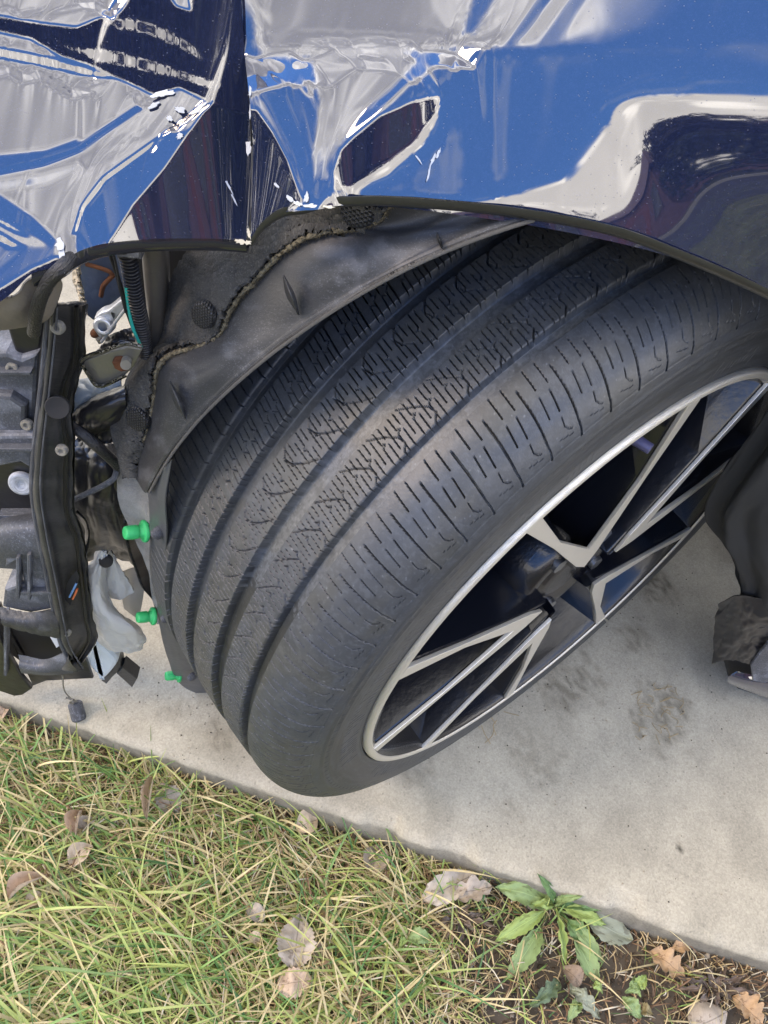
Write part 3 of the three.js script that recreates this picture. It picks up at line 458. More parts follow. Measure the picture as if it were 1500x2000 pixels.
// flakes of filler and bare primer where the paint has cracked along the folds
srand(31);
const nearest = (x, y) => { let best = null, bd = 1e9; for (const g of [wing, corner]) for (let k = 0; k < g.pos.length; k += 3) { const q = pix(g.pos[k]), d = (q[0] - x) ** 2 + (q[1] - y) ** 2; if (d < bd) { bd = d; best = g.pos[k]; } } return best; };
for (const [x, y, w, h, a, c] of [[318, 184, 50, 15, -12, 0], [300, 206, 26, 9, -28, 1], [350, 214, 24, 13, 20, 1], [332, 232, 14, 10, 40, 1], [352, 266, 12, 16, 60, 1], [390, 211, 46, 9, -40, 0], [486, 288, 13, 46, 0, 0], [489, 218, 6, 34, 5, 0], [489, 178, 5, 26, 0, 1], [541, 363, 16, 7, 50, 1], [566, 388, 22, 11, 40, 1], [582, 398, 22, 9, 15, 0], [599, 386, 13, 24, 10, 1], [606, 402, 30, 8, -3, 0], [640, 404, 30, 6, 2, 2], [486, 455, 8, 26, -8, 2], [470, 472, 26, 10, 10, 2], [484, 474, 18, 9, 0, 2], [122, 506, 14, 54, -8, 1], [117, 478, 22, 28, 0, 1], [445, 360, 4, 46, -28, 3], [455, 385, 3, 50, -26, 3], [846, 312, 7, 34, 25, 3], [856, 300, 5, 26, 20, 3], [838, 336, 4, 40, 12, 3], [818, 312, 3, 30, -35, 3]]) {
  const p = nearest(x, y); if (!p) continue; const per = FOCAL / p.clone().sub(CAM).dot(CF), s = new THREE.Shape(), n = 17, r = a * Math.PI / 180;
  for (let i = 0; i < n; i++) { const t = i / n * 6.283, k = rr(0.5, 1.15) * (0.75 + 0.4 * fbm(i * 0.6, x, y, 2)), u = Math.cos(t) * w / 2 * k, v = Math.sin(t) * h / 2 * k; const X = (u * Math.cos(r) - v * Math.sin(r)) / per, Y = -(u * Math.sin(r) + v * Math.cos(r)) / per; i ? s.lineTo(X, Y) : s.moveTo(X, Y); }
  const g = new THREE.ExtrudeGeometry(s, { depth: c === 3 ? 0.00005 : 0.0003, bevelEnabled: true, bevelSize: 0.0001, bevelThickness: 0.0001, bevelSegments: 1 }); g.applyMatrix4(new THREE.Matrix4().makeBasis(CS, CU, CF.clone().negate())); const q = CAM.clone().addScaledVector(rayOf(x, y), p.clone().sub(CAM).dot(CF) - 0.0011); g.translate(q.x, q.y, q.z);
  mesh(c === 3 ? 'scratch' : 'paint_chip', g, c === 2 ? std({ color: rgb(0.5, 0.47, 0.38), roughness: 0.7 }) : c === 3 ? std({ color: rgb(0.3, 0.34, 0.42), roughness: 0.6 }) : c ? std({ color: rgb(0.36, 0.38, 0.41), roughness: 0.5 }) : std({ color: rgb(0.5, 0.51, 0.52), roughness: 0.6 }), car);
}

// everything the missing bumper lays bare, and the wheel arch
const toPlane = (pts, z) => pts.map(([x, y]) => { const p = P(x, y, z); return new THREE.Vector2(p.x, p.y); });
// an outline on the upright plane z, made solid towards the car's middle; smooth rounds it
function plate(pts, z, depth, { bevel = 0.0008, smooth = false, holes = [] } = {}) {
  const mk = (l, C) => { const q = toPlane(l, z), s = new C(); if (smooth) { const c = new THREE.SplineCurve([...q, q[0]]); s.setFromPoints(c.getPoints(q.length * 5)); } else s.setFromPoints(q); return s; };
  const s = mk(pts, THREE.Shape); for (const h of holes) s.holes.push(mk(h, THREE.Path));
  const g = new THREE.ExtrudeGeometry(s, { depth: Math.max(1e-4, depth - 2 * bevel), bevelEnabled: true, bevelSize: bevel, bevelOffset: -bevel, bevelThickness: bevel, bevelSegments: 2, curveSegments: 10 });
  g.translate(0, 0, z - depth + bevel); return g;
}
const pipe = (pts, r, seg = 40, rad = 10, closed = false) => new THREE.TubeGeometry(new THREE.CatmullRomCurve3(pts.map((p) => p.isVector3 ? p : P(...p)), closed), seg, r, rad, closed);
const cyl = (a, b, r0, r1 = r0, n = 24, caps = true) => { const d = b.clone().sub(a), g = new THREE.CylinderGeometry(r1, r0, d.length(), n, 1, !caps); g.applyQuaternion(new THREE.Quaternion().setFromUnitVectors(V(0, 1, 0), d.clone().normalize())); g.translate(...a.clone().add(b).multiplyScalar(0.5).toArray()); return g; };
const turned = (a, dir, pts, n = 28) => { const g = new THREE.LatheGeometry(pts.map(([r, h]) => new THREE.Vector2(r, h)), n); g.applyQuaternion(new THREE.Quaternion().setFromUnitVectors(V(0, 1, 0), dir.clone().normalize())); g.translate(a.x, a.y, a.z); return g; };
// a sheet lofted through rows of [px, py, z] points, with dents (f(u, v) metres along the normal) and a thickness
function loft(rows, nU, nV, thick, f = null) {
  const lines = rows.map((r) => { const c = new THREE.CatmullRomCurve3(r.map((p) => P(...p)), false, 'centripetal'); return c.getSpacedPoints(nU - 1); }), pos = [];
  for (let i = 0; i < nU; i++) { const c = new THREE.CatmullRomCurve3(lines.map((l) => l[i]), false, 'centripetal'); for (let j = 0; j <= nV; j++) pos.push(lines.length > 2 ? c.getPoint(j / nV) : lines[0][i].clone().lerp(lines[1][i], j / nV)); }
  const W = nV + 1, grid = { pos, nCol: nU, nRow: nV };
  if (f) { const nor = pos.map((p, k) => { const i = Math.floor(k / W), j = k % W; const a = pos[Math.max(0, i - 1) * W + j], b = pos[Math.min(nU - 1, i + 1) * W + j], c = pos[i * W + Math.max(0, j - 1)], d = pos[i * W + Math.min(nV, j + 1)], n = b.clone().sub(a).cross(d.clone().sub(c)).normalize(); return n.dot(p.clone().sub(CAM)) > 0 ? n.negate() : n; }); grid.pos = pos.map((p, k) => p.clone().addScaledVector(nor[k], f(Math.floor(k / W) / (nU - 1), (k % W) / nV, p))); }
  return shell(grid, thick);
}
// dusty felt, pale felt
const FELTT = texture(512, (u, v, i, j) => { const g = hash(i, j, 301), a = tfbm(u, v, 8, 300, 6), k = 0.03 + 0.045 * (a - 0.3) + (g > 0.9 ? 0.05 : 0) + 0.014 * g; return L3(k * 1.0, k * 0.98, k * 0.93); }, true);
const FELTP = texture(512, (u, v, i, j) => { const g = hash(i, j, 311), a = tfbm(u, v, 10, 310, 6), k = 0.2 + 0.22 * (a - 0.4) + 0.1 * (g - 0.5); return L3(k, k * 0.98, k * 0.93); }, true);
const DUSTP = texture(1024, (u, v, i, j) => { const a = tfbm(u, v, 7, 320, 6), g = hash(i >> 1, j >> 1, 321), s = sm(0.5, 0.72, tfbm(u, v, 14, 330, 5)), k = 0.016 + 0.018 * a + 0.035 * s * s + (g > 0.92 ? 0.13 * a * a : 0) + 0.012 * hash(i, j, 7); return L3(k * 0.94, k * 0.98, k * 1.1); }, true);
M.felt = std({ map: rep(FELTT, 6), bumpMap: rep(FINE, 7), bumpScale: 0.0009, roughness: 1, side: THREE.DoubleSide });
M.feltPale = std({ map: rep(FELTP, 6), bumpMap: rep(FELTP, 6), bumpScale: 0.003, roughness: 1, side: THREE.DoubleSide });
const RGHP = texture(512, (u, v, i, j) => 0.36 + 0.4 * tfbm(u, v, 8, 340, 6) + (hash(i, j, 341) > 0.93 ? 0.2 : 0));
M.liner = phy({ map: rep(DUSTP, 3.5), roughness: 0.85, roughnessMap: rep(RGHP, 5), bumpMap: rep(FINE, 6), bumpScale: 0.00012, side: THREE.DoubleSide });
M.dusted = phy({ map: rep(DUSTY, 2.6), roughness: 1, roughnessMap: rep(RGHP, 4), bumpMap: rep(GRAIN, 4), bumpScale: 0.0007, clearcoat: 0.25, clearcoatRoughness: 0.25, side: THREE.DoubleSide });
M.plasticGrey = phy({ color: rgb(2.2, 2.25, 2.35), map: rep(DUSTP, 2.3), roughness: 1, roughnessMap: rep(RGHP, 3), bumpMap: rep(FINE, 5), bumpScale: 0.0004, side: THREE.DoubleSide });
M.seam = std({ color: rgb(0.15, 0.13, 0.085), roughness: 1, bumpMap: rep(FINE, 9), bumpScale: 0.001 });

// --- wheel arch liner
const liner = new THREE.Group(); liner.name = 'wheel_arch_liner'; car.add(liner);
const edgeA = [[1060, 425, 0.134], [1000, 443, 0.141], [900, 479, 0.146], [800, 523, 0.15], [700, 577, 0.15], [600, 641, 0.15], [500, 716, 0.15], [400, 808, 0.15], [345, 874, 0.15], [312, 925, 0.148], [292, 962, 0.144]];
const seamB = [[765, 396, 0.128], [742, 428, 0.126], [690, 449, 0.123], [640, 453, 0.12], [590, 470, 0.118], [540, 505, 0.116], [500, 550, 0.115], [466, 585, 0.114], [446, 622, 0.114], [434, 650, 0.114], [412, 668, 0.113], [370, 682, 0.112], [332, 695, 0.112], [310, 722, 0.114], [305, 760, 0.116], [299, 805, 0.118], [284, 855, 0.12], [266, 900, 0.121], [259, 928, 0.122]];
const outC = [[600, 370, 0.1], [470, 430, 0.085], [400, 470, 0.075], [368, 512, 0.072], [343, 562, 0.072], [318, 622, 0.074], [294, 670, 0.076], [278, 704, 0.079], [260, 744, 0.084], [244, 790, 0.092], [235, 830, 0.1], [240, 872, 0.11], [256, 928, 0.12]];
mesh('inner_skin', loft([edgeA, edgeA.map(([x, y, z]) => [x - 4, y - 5, z - 0.004]), edgeA.map(([x, y, z], i) => [lerp(x, seamB[Math.round(i * 1.8)][0], 0.5), lerp(y, seamB[Math.round(i * 1.8)][1], 0.5), z - 0.012]), seamB.map(([x, y, z]) => [x - 6, y - 6, z - 0.002])], 180, 40, 0.002, (u, v) => 0.0014 * (fbm(u * 10, v * 2, 3, 2) - 0.5) + 0.0016 * Math.sin(v * 5) * sm(0.1, 0.3, v)), M.liner, liner);
mesh('worn_rim', pipe(edgeA.map(([x, y, z]) => [x, y, z + 0.0006]), 0.0011, 160, 6), std({ color: rgb(0.17, 0.165, 0.155), roughness: 0.8, bumpMap: rep(FINE, 5), bumpScale: 0.001 }), liner);
const feltMesh = mesh('felt', loft([seamB, seamB.map(([x, y, z], i) => { const c = outC[Math.min(12, Math.round(i * 12 / 18))]; return [lerp(x, c[0], 0.5), lerp(y, c[1], 0.5), lerp(z, c[2], 0.5) + 0.006]; }), outC], 200, 44, 0.004, (u, v) => 0.004 * (fbm(u * 16, v * 4, 5, 4) - 0.5) + 0.0015 * (fbm(u * 90, v * 22, 9, 2) - 0.5) + 0.002), M.felt, liner);
{ // torn dusty edge of the felt
  const c = new THREE.CatmullRomCurve3(seamB.map((p) => P(...p).add(V(0, 0.0025, 0.003))), false, 'centripetal'), g = new THREE.TubeGeometry(c, 420, 0.0012, 8), p = g.attributes.position, n = g.attributes.normal;
  for (let i = 0; i < p.count; i++) { const k = 0.0034 * (fbm(p.getX(i) * 520, p.getY(i) * 520, p.getZ(i) * 520, 3) - 0.45); p.setXYZ(i, p.getX(i) + n.getX(i) * k, p.getY(i) + n.getY(i) * k, p.getZ(i) + n.getZ(i) * k); }
  g.computeVertexNormals(); mesh('frayed_edge', metric(g), M.seam, liner);
  srand(5); const fib = []; for (let i = 0; i < 2200; i++) { const q = c.getPoint(rnd()), d = V(rr(-1, 1), rr(-1, 1), rr(0, 1.2)).normalize().multiplyScalar(rr(0.0015, 0.005)); const e = q.clone().add(d); const b = new THREE.ConeGeometry(0.00028, d.length(), 3); b.applyQuaternion(new THREE.Quaternion().setFromUnitVectors(V(0, 1, 0), d.clone().normalize())); b.translate(...q.add(e).multiplyScalar(0.5).toArray()); fib.push(b); }
  const f = mesh('felt_fibres', fib, M.seam, liner); f.userData.kind = 'stuff';
  // loose hairs standing out of the felt
  const hair = new THREE.ConeGeometry(0.00016, 0.004, 3), hm = new THREE.InstancedMesh(hair, std({ color: 0xffffff, roughness: 1 }), 9000), m4 = new THREE.Matrix4(), qq = new THREE.Quaternion(), fp = feltMesh.geometry.attributes.position, fn = feltMesh.geometry.attributes.normal, half = fp.count / 2; hm.name = 'felt_hairs'; hm.userData.kind = 'stuff';
  for (let i = 0; i < 9000; i++) { const k = Math.floor(rnd() * half), p = V(fp.getX(k) + rr(-0.001, 0.001), fp.getY(k) + rr(-0.001, 0.001), fp.getZ(k)), n = V(fn.getX(k), fn.getY(k), fn.getZ(k)); if (n.dot(p.clone().sub(CAM)) > 0) n.negate(); const d = n.multiplyScalar(0.35).add(V(rr(-1, 1), rr(-1, 1), rr(-1, 1))).normalize(), s = rr(0.4, 1.3); m4.compose(p, qq.setFromUnitVectors(V(0, 1, 0), d), V(1, s, 1)); hm.setMatrixAt(i, m4); const v = rr(0.03, 0.2); hm.setColorAt(i, rgb(v, v * 0.95, v * 0.85)); }
  add(hm, liner);
}
// round fasteners pressed through the felt
const NET = texture(128, (u, v) => { const a = Math.abs(((u * 8) % 1) - 0.5), b = Math.abs(((v * 8 + (Math.floor(u * 8) % 2) * 0.5) % 1) - 0.5); return sm(0.5, 0.3, Math.max(a, b)); });
for (const [x, y, z, r] of [[404, 613, 0.1125, 0.0082], [275, 815, 0.1205, 0.0088], [705, 402, 0.124, 0.0105]]) {
  const c = P(x, y, z), d = V(-0.35, 0.35, 0.85).normalize(), g = turned(c, d, [[0, 0.0062], [r * 0.8, 0.006], [r * 0.95, 0.0052], [r, 0.004], [r, -0.004]], 36), p = g.attributes.position; const uv = g.attributes.uv; for (let i = 0; i < p.count; i++) uv.setXY(i, (p.getX(i) - c.x) / (2 * r) * 1.3, (p.getY(i) - c.y) / (2 * r) * 1.3);
  mesh('fastener', g, phy({ color: rgb(0.022, 0.023, 0.027), roughness: 0.35, bumpMap: NET, bumpScale: 0.003 }), liner);
}
// moulded ribs on the liner's skin
for (const [a, b, w] of [[[552, 535], [582, 615], 9], [[330, 742], [362, 820], 9], [[852, 452], [862, 484], 4]]) {
  const g = loft([[[a[0], a[1], 0.136], [lerp(a[0], b[0], 0.5) - w, lerp(a[1], b[1], 0.5), 0.142], [b[0], b[1], 0.146]], [[a[0] + 1, a[1], 0.136], [lerp(a[0], b[0], 0.5) + 1, lerp(a[1], b[1], 0.5), 0.1495], [b[0] + 1, b[1], 0.147]], [[a[0] + 2, a[1], 0.136], [lerp(a[0], b[0], 0.5) + w, lerp(a[1], b[1], 0.5), 0.142], [b[0] + 3, b[1], 0.146]]], 24, 10, 0.0008);
  mesh('moulded_rib', g, M.liner, liner);
}
// the arch over and behind the wheel
{
  const pos = [], nCol = 130, nRow = 26; for (let i = 0; i < nCol; i++) { const td = lerp(-18, 196, i / (nCol - 1)), t = td * Math.PI / 180; for (let j = 0; j <= nRow; j++) { const z = lerp(lerp(0.1, 0.115, sm(50, 75, td)), -0.28, j / nRow), r = lerp(0.348, 0.392, sm(48, 76, td)) + 0.006 * (fbm(i * 0.2, j * 0.3, 4, 3) - 0.5); pos.push(V(-r * Math.cos(t), 0.323 + r * Math.sin(t), z)); } }
  mesh('arch_shell', shell({ pos, nCol, nRow }, 0.003), M.liner, liner);
}
// lower front flap: pale felt outside, plastic edge beside the tyre
mesh('pale_felt', loft([[[238, 862, 0.106], [229, 910, 0.108], [231, 979, 0.11], [254, 1036, 0.112], [281, 1096, 0.113], [296, 1156, 0.114], [304, 1215, 0.114]], [[268, 890, 0.12], [272, 940, 0.122], [280, 1000, 0.124], [286, 1050, 0.124], [296, 1105, 0.124], [302, 1160, 0.122], [308, 1218, 0.12]], [[290, 900, 0.126], [292, 955, 0.128], [294, 1005, 0.13], [296, 1060, 0.13], [301, 1112, 0.129], [306, 1165, 0.126], [312, 1220, 0.123]]], 60, 16, 0.003, (u, v) => 0.004 * (fbm(u * 9, v * 3, 15, 4) - 0.5)), M.feltPale, liner);
mesh('edge_strip', loft([[[312, 905, 0.144], [290, 952, 0.137], [291, 1000, 0.136], [294, 1060, 0.135], [302, 1140, 0.132], [309, 1205, 0.127], [328, 1285, 0.115], [358, 1342, 0.1], [415, 1366, 0.085]], [[322, 912, 0.15], [308, 955, 0.146], [309, 1000, 0.146], [311, 1060, 0.145], [312, 1140, 0.141], [316, 1200, 0.134], [342, 1275, 0.122], [372, 1325, 0.108], [425, 1352, 0.09]], [[334, 900, 0.152], [322, 970, 0.152], [324, 1036, 0.153], [321, 1110, 0.15], [318, 1170, 0.146], [327, 1210, 0.138], [356, 1262, 0.126], [390, 1302, 0.112], [435, 1335, 0.094]]], 80, 12, 0.0022, (u, v) => 0.002 * (fbm(u * 8, v * 2, 25, 3) - 0.5)), phy({ color: rgb(0.06, 0.065, 0.075), roughness: 0.4, bumpMap: rep(GRAIN, 5), bumpScale: 0.0006, side: THREE.DoubleSide }), liner);
// green push clips through the flap
for (const [x, y, z, s] of [[286, 1037, 0.131, 1.0], [302, 1203, 0.127, 0.95], [352, 1318, 0.104, 0.95]]) {
  const c = P(x, y, z), d = P(x - 20, y + 2, z + 0.004).sub(c).normalize(), r = 0.0062 * s;
  const clip = mesh('push_clip', [turned(c, d, [[0, 0], [r * 1.45, 0], [r * 1.5, 0.001], [r * 1.5, 0.0028], [r * 1.35, 0.0034], [r * 0.9, 0.0036], [r * 0.92, 0.006 * s], [r * 0.8, 0.0064 * s], [r * 0.8, 0.0074 * s], [r * 0.95, 0.0078 * s], [r * 0.95, 0.012 * s], [r * 0.9, 0.0165 * s], [r * 0.75, 0.018 * s], [r * 0.4, 0.0178 * s], [0, 0.0176 * s]], 12)], M.green, liner);
  mesh('clip_head', turned(P(x + 24, y + 4, z + 0.017), V(0.7, 0.1, 0.7), [[0, 0.0032], [0.003, 0.003], [0.0055, 0.0015], [0.0062, 0], [0.006, -0.002]], 20), M.plasticGrey, liner);
}

// --- bumper carrier: the tall black strip and the block it stands on
const carrier = new THREE.Group(); carrier.name = 'bumper_carrier'; car.add(carrier);
const stripL = [[96, 598, 0.128], [92, 650, 0.128], [84, 730, 0.128], [76, 800, 0.13], [66, 890, 0.132], [63, 960, 0.134], [74, 1040, 0.136], [88, 1110, 0.137], [104, 1190, 0.138], [120, 1260, 0.138], [146, 1306, 0.138]];
const stripR = [[160, 598, 0.116], [161, 650, 0.115], [158, 700, 0.114], [140, 760, 0.116], [134, 815, 0.119], [140, 870, 0.121], [138, 935, 0.122], [140, 1000, 0.123], [158, 1050, 0.122], [166, 1110, 0.122], [178, 1210, 0.124], [184, 1250, 0.126], [152, 1306, 0.137]];
mesh('upright_strip', loft([stripL, stripL.map(([x, y, z], i) => [x + 9, y, z + 0.006]), stripR.map(([x, y, z]) => [x - 26, y, z + 0.004]), stripR.map(([x, y, z]) => [x - 10, y, z - 0.001]), stripR], 150, 40, 0.004, (u, v) => 0.003 * (fbm(u * 12, v * 3, 35, 3) - 0.5) + 0.004 * sm(0.28, 0.2, Math.abs(v - 0.6)) * sm(0.35, 0.2, Math.abs(u - 0.55)) * -1), M.dusted, carrier);
mesh('edge_bead', pipe(stripL, 0.0022, 90, 8), M.plasticGrey, carrier);
mesh('clip_hole', turned(P(112, 796, 0.1375), V(0.2, 0.5, 0.8), [[0, 0], [0.0055, 0.0003], [0.007, 0.0012], [0.0078, 0.0008], [0.008, -0.002]], 24), M.dark, carrier);
mesh('wire_slot', loft([[[128, 1165, 0.1295], [136, 1130, 0.129], [152, 1110, 0.128]], [[140, 1178, 0.131], [150, 1150, 0.131], [158, 1122, 0.1295]]], 16, 4, 0.0006, (u, v) => 0.002), M.dark, carrier);
mesh('wire', pipe([[136, 1166, 0.1335], [144, 1150, 0.1335], [150, 1138, 0.133]], 0.001, 12, 8), std({ color: rgb(0.15, 0.3, 0.55), roughness: 0.4 }), carrier);
mesh('wire', pipe([[142, 1170, 0.1345], [147, 1160, 0.1345], [151, 1150, 0.134]], 0.0009, 12, 8), std({ color: rgb(0.6, 0.15, 0.05), roughness: 0.4 }), carrier);
// block left of the strip, in mouldings
mesh('upper_block', plate([[-60, 690], [10, 690], [40, 700], [74, 690], [72, 760], [68, 852], [-60, 858]], 0.115, 0.05, { bevel: 0.003 }), M.plasticGrey, carrier);
mesh('upper_step', plate([[-60, 770], [20, 775], [50, 795], [48, 850], [-60, 846]], 0.122, 0.012, { bevel: 0.003, smooth: false }), M.plasticGrey, carrier);
mesh('upper_triangle', plate([[8, 622], [88, 628], [78, 690], [36, 704], [22, 668]], 0.11, 0.03, { bevel: 0.002 }), M.plasticShiny, carrier);
mesh('dark_duct', plate([[-60, 640], [10, 640], [30, 700], [-60, 704]], 0.09, 0.03), M.dark, carrier);
mesh('middle_block', plate([[-60, 852], [70, 852], [66, 900], [60, 916], [40, 904], [0, 912], [-60, 918]], 0.128, 0.05, { bevel: 0.003 }), M.plasticGrey, carrier);
mesh('recess_wall', plate([[-60, 905], [66, 900], [70, 1010], [20, 1020], [-60, 1030]], 0.1, 0.02, { bevel: 0.002 }), M.plasticShiny, carrier);
{ const c = P(43, 944, 0.1055), SCR = texture(256, (u, v, i, j) => { const r = Math.hypot(u - 0.5, v - 0.5), a = fbm(r * 60, Math.atan2(v - 0.5, u - 0.5) * 1.5, 3, 4), k = 0.32 + 0.5 * (a - 0.4) + 0.1 * hash(i, j, 3); return L3(k * 0.95, k, k * 1.08); }, true);
  const g = turned(c, V(0.1, 0.35, 0.95), [[0, 0.001], [0.0035, 0.0008], [0.0042, 0.0022], [0.0085, 0.0024], [0.0102, 0.0016], [0.0108, -0.001]], 32), p = g.attributes.position, uv = g.attributes.uv; for (let i = 0; i < p.count; i++) uv.setXY(i, 0.5 + (p.getX(i) - c.x) / 0.022, 0.5 + (p.getY(i) - c.y) / 0.022); mesh('washer', g, std({ map: SCR, roughness: 0.6, metalness: 0.3 }), carrier); }
const bump = (rows, f) => loft(rows, 50, 24, 0.003, f);
mesh('ledge', bump([[[-40, 1030, 0.105], [20, 1012, 0.105], [72, 1008, 0.108]], [[-40, 1048, 0.125], [20, 1034, 0.13], [76, 1030, 0.13]], [[-40, 1075, 0.128], [10, 1066, 0.134], [84, 1066, 0.134]], [[-40, 1100, 0.115], [8, 1104, 0.12], [90, 1108, 0.124]]], null), M.plasticGrey, carrier);
mesh('rib_box', plate([[8, 1062], [36, 1068], [74, 1064], [92, 1120], [104, 1190], [60, 1198], [4, 1186], [8, 1152], [44, 1140], [40, 1090], [10, 1108]], 0.134, 0.04, { bevel: 0.003 }), M.plasticGrey, carrier);
mesh('lower_shelf', loft([[[2, 1188, 0.134], [50, 1196, 0.136], [108, 1188, 0.136]], [[6, 1206, 0.142], [52, 1214, 0.144], [116, 1214, 0.142]], [[10, 1216, 0.14], [60, 1228, 0.142], [118, 1240, 0.14]]], 40, 10, 0.004, (u, v) => 0.002 * (fbm(u * 12, v * 4, 45, 3) - 0.5)), M.liner, carrier);
mesh('lower_pocket', plate([[-30, 1210], [14, 1222], [60, 1232], [108, 1240], [128, 1288], [40, 1292], [-30, 1240]], 0.1, 0.02), M.dark, carrier);
mesh('lower_bar', loft([[[36, 1284, 0.13], [80, 1290, 0.132], [128, 1272, 0.134]], [[40, 1296, 0.138], [84, 1304, 0.14], [138, 1296, 0.138]], [[44, 1308, 0.134], [90, 1312, 0.136], [146, 1308, 0.136]]], 40, 10, 0.004), M.plasticGrey, carrier);
mesh('bottom_plate', plate([[-40, 1196], [4, 1210], [64, 1340], [90, 1330], [182, 1325], [168, 1288], [148, 1308], [100, 1314], [58, 1300], [36, 1282], [0, 1180]].map(([x, y]) => [x, y]), 0.112, 0.004, { bevel: 0.001 }), M.plasticShiny, carrier);
mesh('front_fin', plate([[-60, 1225], [-8, 1232], [40, 1320], [62, 1346], [44, 1358], [28, 1360], [-60, 1330]], 0.128, 0.006, { bevel: 0.0015 }), M.plasticShiny, carrier);
mesh('pale_tab', plate([[86, 1225], [104, 1222], [116, 1262], [110, 1266]], 0.13, 0.002), M.primer, carrier);

mesh('strip_lip', pipe(stripR.map(([x, y, z]) => [x - 11, y, z + 0.0035]), 0.0015, 90, 6), M.plasticShiny, carrier);
mesh('moulded_line', pipe(stripL.map(([x, y, z]) => [x + 16, y, z + 0.0055]), 0.0007, 90, 6), M.plasticGrey, carrier);
for (const [x, y, z, w, h, d] of [[20, 730, 0.1165, 40, 3, 0.004], [20, 880, 0.1295, 60, 3, 0.004], [34, 1130, 0.1355, 3, 40, 0.005], [56, 1128, 0.1355, 3, 44, 0.005], [30, 1010, 0.102, 34, 3, 0.006], [70, 1160, 0.136, 30, 3, 0.004], [10, 1260, 0.13, 3, 60, 0.004]]) mesh('stiffening_rib', plate([[x - w, y - h], [x + w, y - h], [x + w, y + h], [x - w, y + h]], z + d, d + 0.006, { bevel: 0.0006 }), M.plasticGrey, carrier);
for (const [x, y, z] of [[112, 640, 0.1325], [120, 880, 0.1375], [52, 830, 0.1225], [76, 1050, 0.134], [130, 1236, 0.141], [24, 720, 0.1165]]) mesh('screw', turned(P(x, y, z), V(0, 0.3, 0.95), [[0, 0.0006], [0.0016, 0.0004], [0.0018, 0.0016], [0.0034, 0.0018], [0.0042, 0.0008], [0.0044, -0.002]], 16), M.steel, carrier);
// --- what hangs behind it
mesh('torn_roll', loft([[[-60, 560, 0.166], [20, 578, 0.166], [60, 540, 0.163], [112, 528, 0.158]], [[-60, 600, 0.166], [30, 606, 0.162], [72, 566, 0.158], [118, 544, 0.152]], [[-60, 640, 0.15], [30, 634, 0.148], [84, 620, 0.145], [112, 570, 0.142]], [[-60, 630, 0.12], [30, 620, 0.12], [80, 610, 0.12], [110, 580, 0.12]]], 70, 26, 0.002, (u, v) => 0.0015 * (fbm(u * 8, v * 4, 55, 3) - 0.5)), std({ color: rgb(0.15, 0.135, 0.115), roughness: 0.6, bumpMap: rep(GRAIN, 5), bumpScale: 0.001, side: THREE.DoubleSide }), car);
mesh('corner_lip', shell((() => { const W = CR + 1, pos = [], prof = [[0.0002, -0.0003], [-0.0032, 0.0011], [-0.0068, 0.0006], [-0.0094, -0.003], [-0.0098, -0.011]]; let n = 0; for (let i = 70; i < CN; i++) { n++; const p = corner.pos[i * W]; for (const [dy, dz] of prof) pos.push(V(p.x, p.y + dy, p.z + dz)); } return { pos, nCol: n, nRow: 4 }; })(), -0.0012), phy({ color: rgb(0.008, 0.009, 0.014), roughness: 0.16, clearcoat: 1, clearcoatRoughness: 0.05, side: THREE.DoubleSide }), car);
mesh('rubber_edge', pipe([[140, 500, 0.158], [122, 522, 0.166], [98, 546, 0.167], [80, 580, 0.167], [70, 615, 0.165], [66, 650, 0.16]], 0.0036, 40, 14), M.plasticShiny, car);
mesh('inner_wing_panel', plate([[120, 478], [240, 476], [246, 560], [238, 604], [182, 626], [164, 612], [152, 560], [140, 520]], 0.075, 0.006, { bevel: 0.001 }), phy({ color: rgb(0.05, 0.07, 0.12), roughness: 0.35, clearcoat: 0.4, bumpMap: rep(GRAIN, 6), bumpScale: 0.001 }), car);
mesh('rust_crack', [pipe([[168, 516, 0.079], [190, 522, 0.08], [214, 531, 0.08], [221, 539, 0.08]], 0.0014, 30, 7), pipe([[221, 538, 0.08], [210, 549, 0.081], [201, 560, 0.08], [197, 578, 0.079]], 0.0016, 30, 7), pipe([[148, 520, 0.079], [160, 508, 0.08], [174, 494, 0.079]], 0.001, 20, 7)], M.rust, car);
mesh('torn_foam', loft([[[138, 500, 0.088], [142, 540, 0.09], [150, 570, 0.09], [160, 612, 0.09]], [[146, 498, 0.09], [150, 540, 0.092], [155, 568, 0.092], [163, 612, 0.091]]], 40, 5, 0.003, (u, v) => 0.003 * (fbm(u * 20, v * 3, 65, 3) - 0.5)), std({ color: rgb(0.55, 0.48, 0.36), roughness: 0.9, side: THREE.DoubleSide }), car);
// corrugated loom tube
{
  const c = new THREE.CatmullRomCurve3([[240, 470, 0.108], [252, 511, 0.108], [263, 578, 0.108], [276, 637, 0.105], [284, 690, 0.1]].map((p) => P(...p))), nS = 340, nR = 18, L = c.getLength(), fr = c.computeFrenetFrames(nS), pos = [], idx = [];
  for (let i = 0; i <= nS; i++) { const p = c.getPointAt(i / nS), r = 0.0047 + 0.0008 * Math.tanh(2.5 * Math.sin(i / nS * L / 0.0023 * 2 * Math.PI)); for (let k = 0; k < nR; k++) { const a = k / nR * 2 * Math.PI; pos.push(...p.clone().addScaledVector(fr.normals[i], r * Math.cos(a)).addScaledVector(fr.binormals[i], r * Math.sin(a)).toArray()); } }
  for (let i = 0; i < nS; i++) for (let k = 0; k < nR; k++) { const a = i * nR + k, b = i * nR + (k + 1) % nR; idx.push(a, a + nR, b, b, a + nR, b + nR); }
  const g = new THREE.BufferGeometry(); g.setAttribute('position', new THREE.Float32BufferAttribute(pos, 3)); g.setIndex(idx); g.computeVertexNormals(); mesh('corrugated_tube', g, M.plasticShiny, car);
}
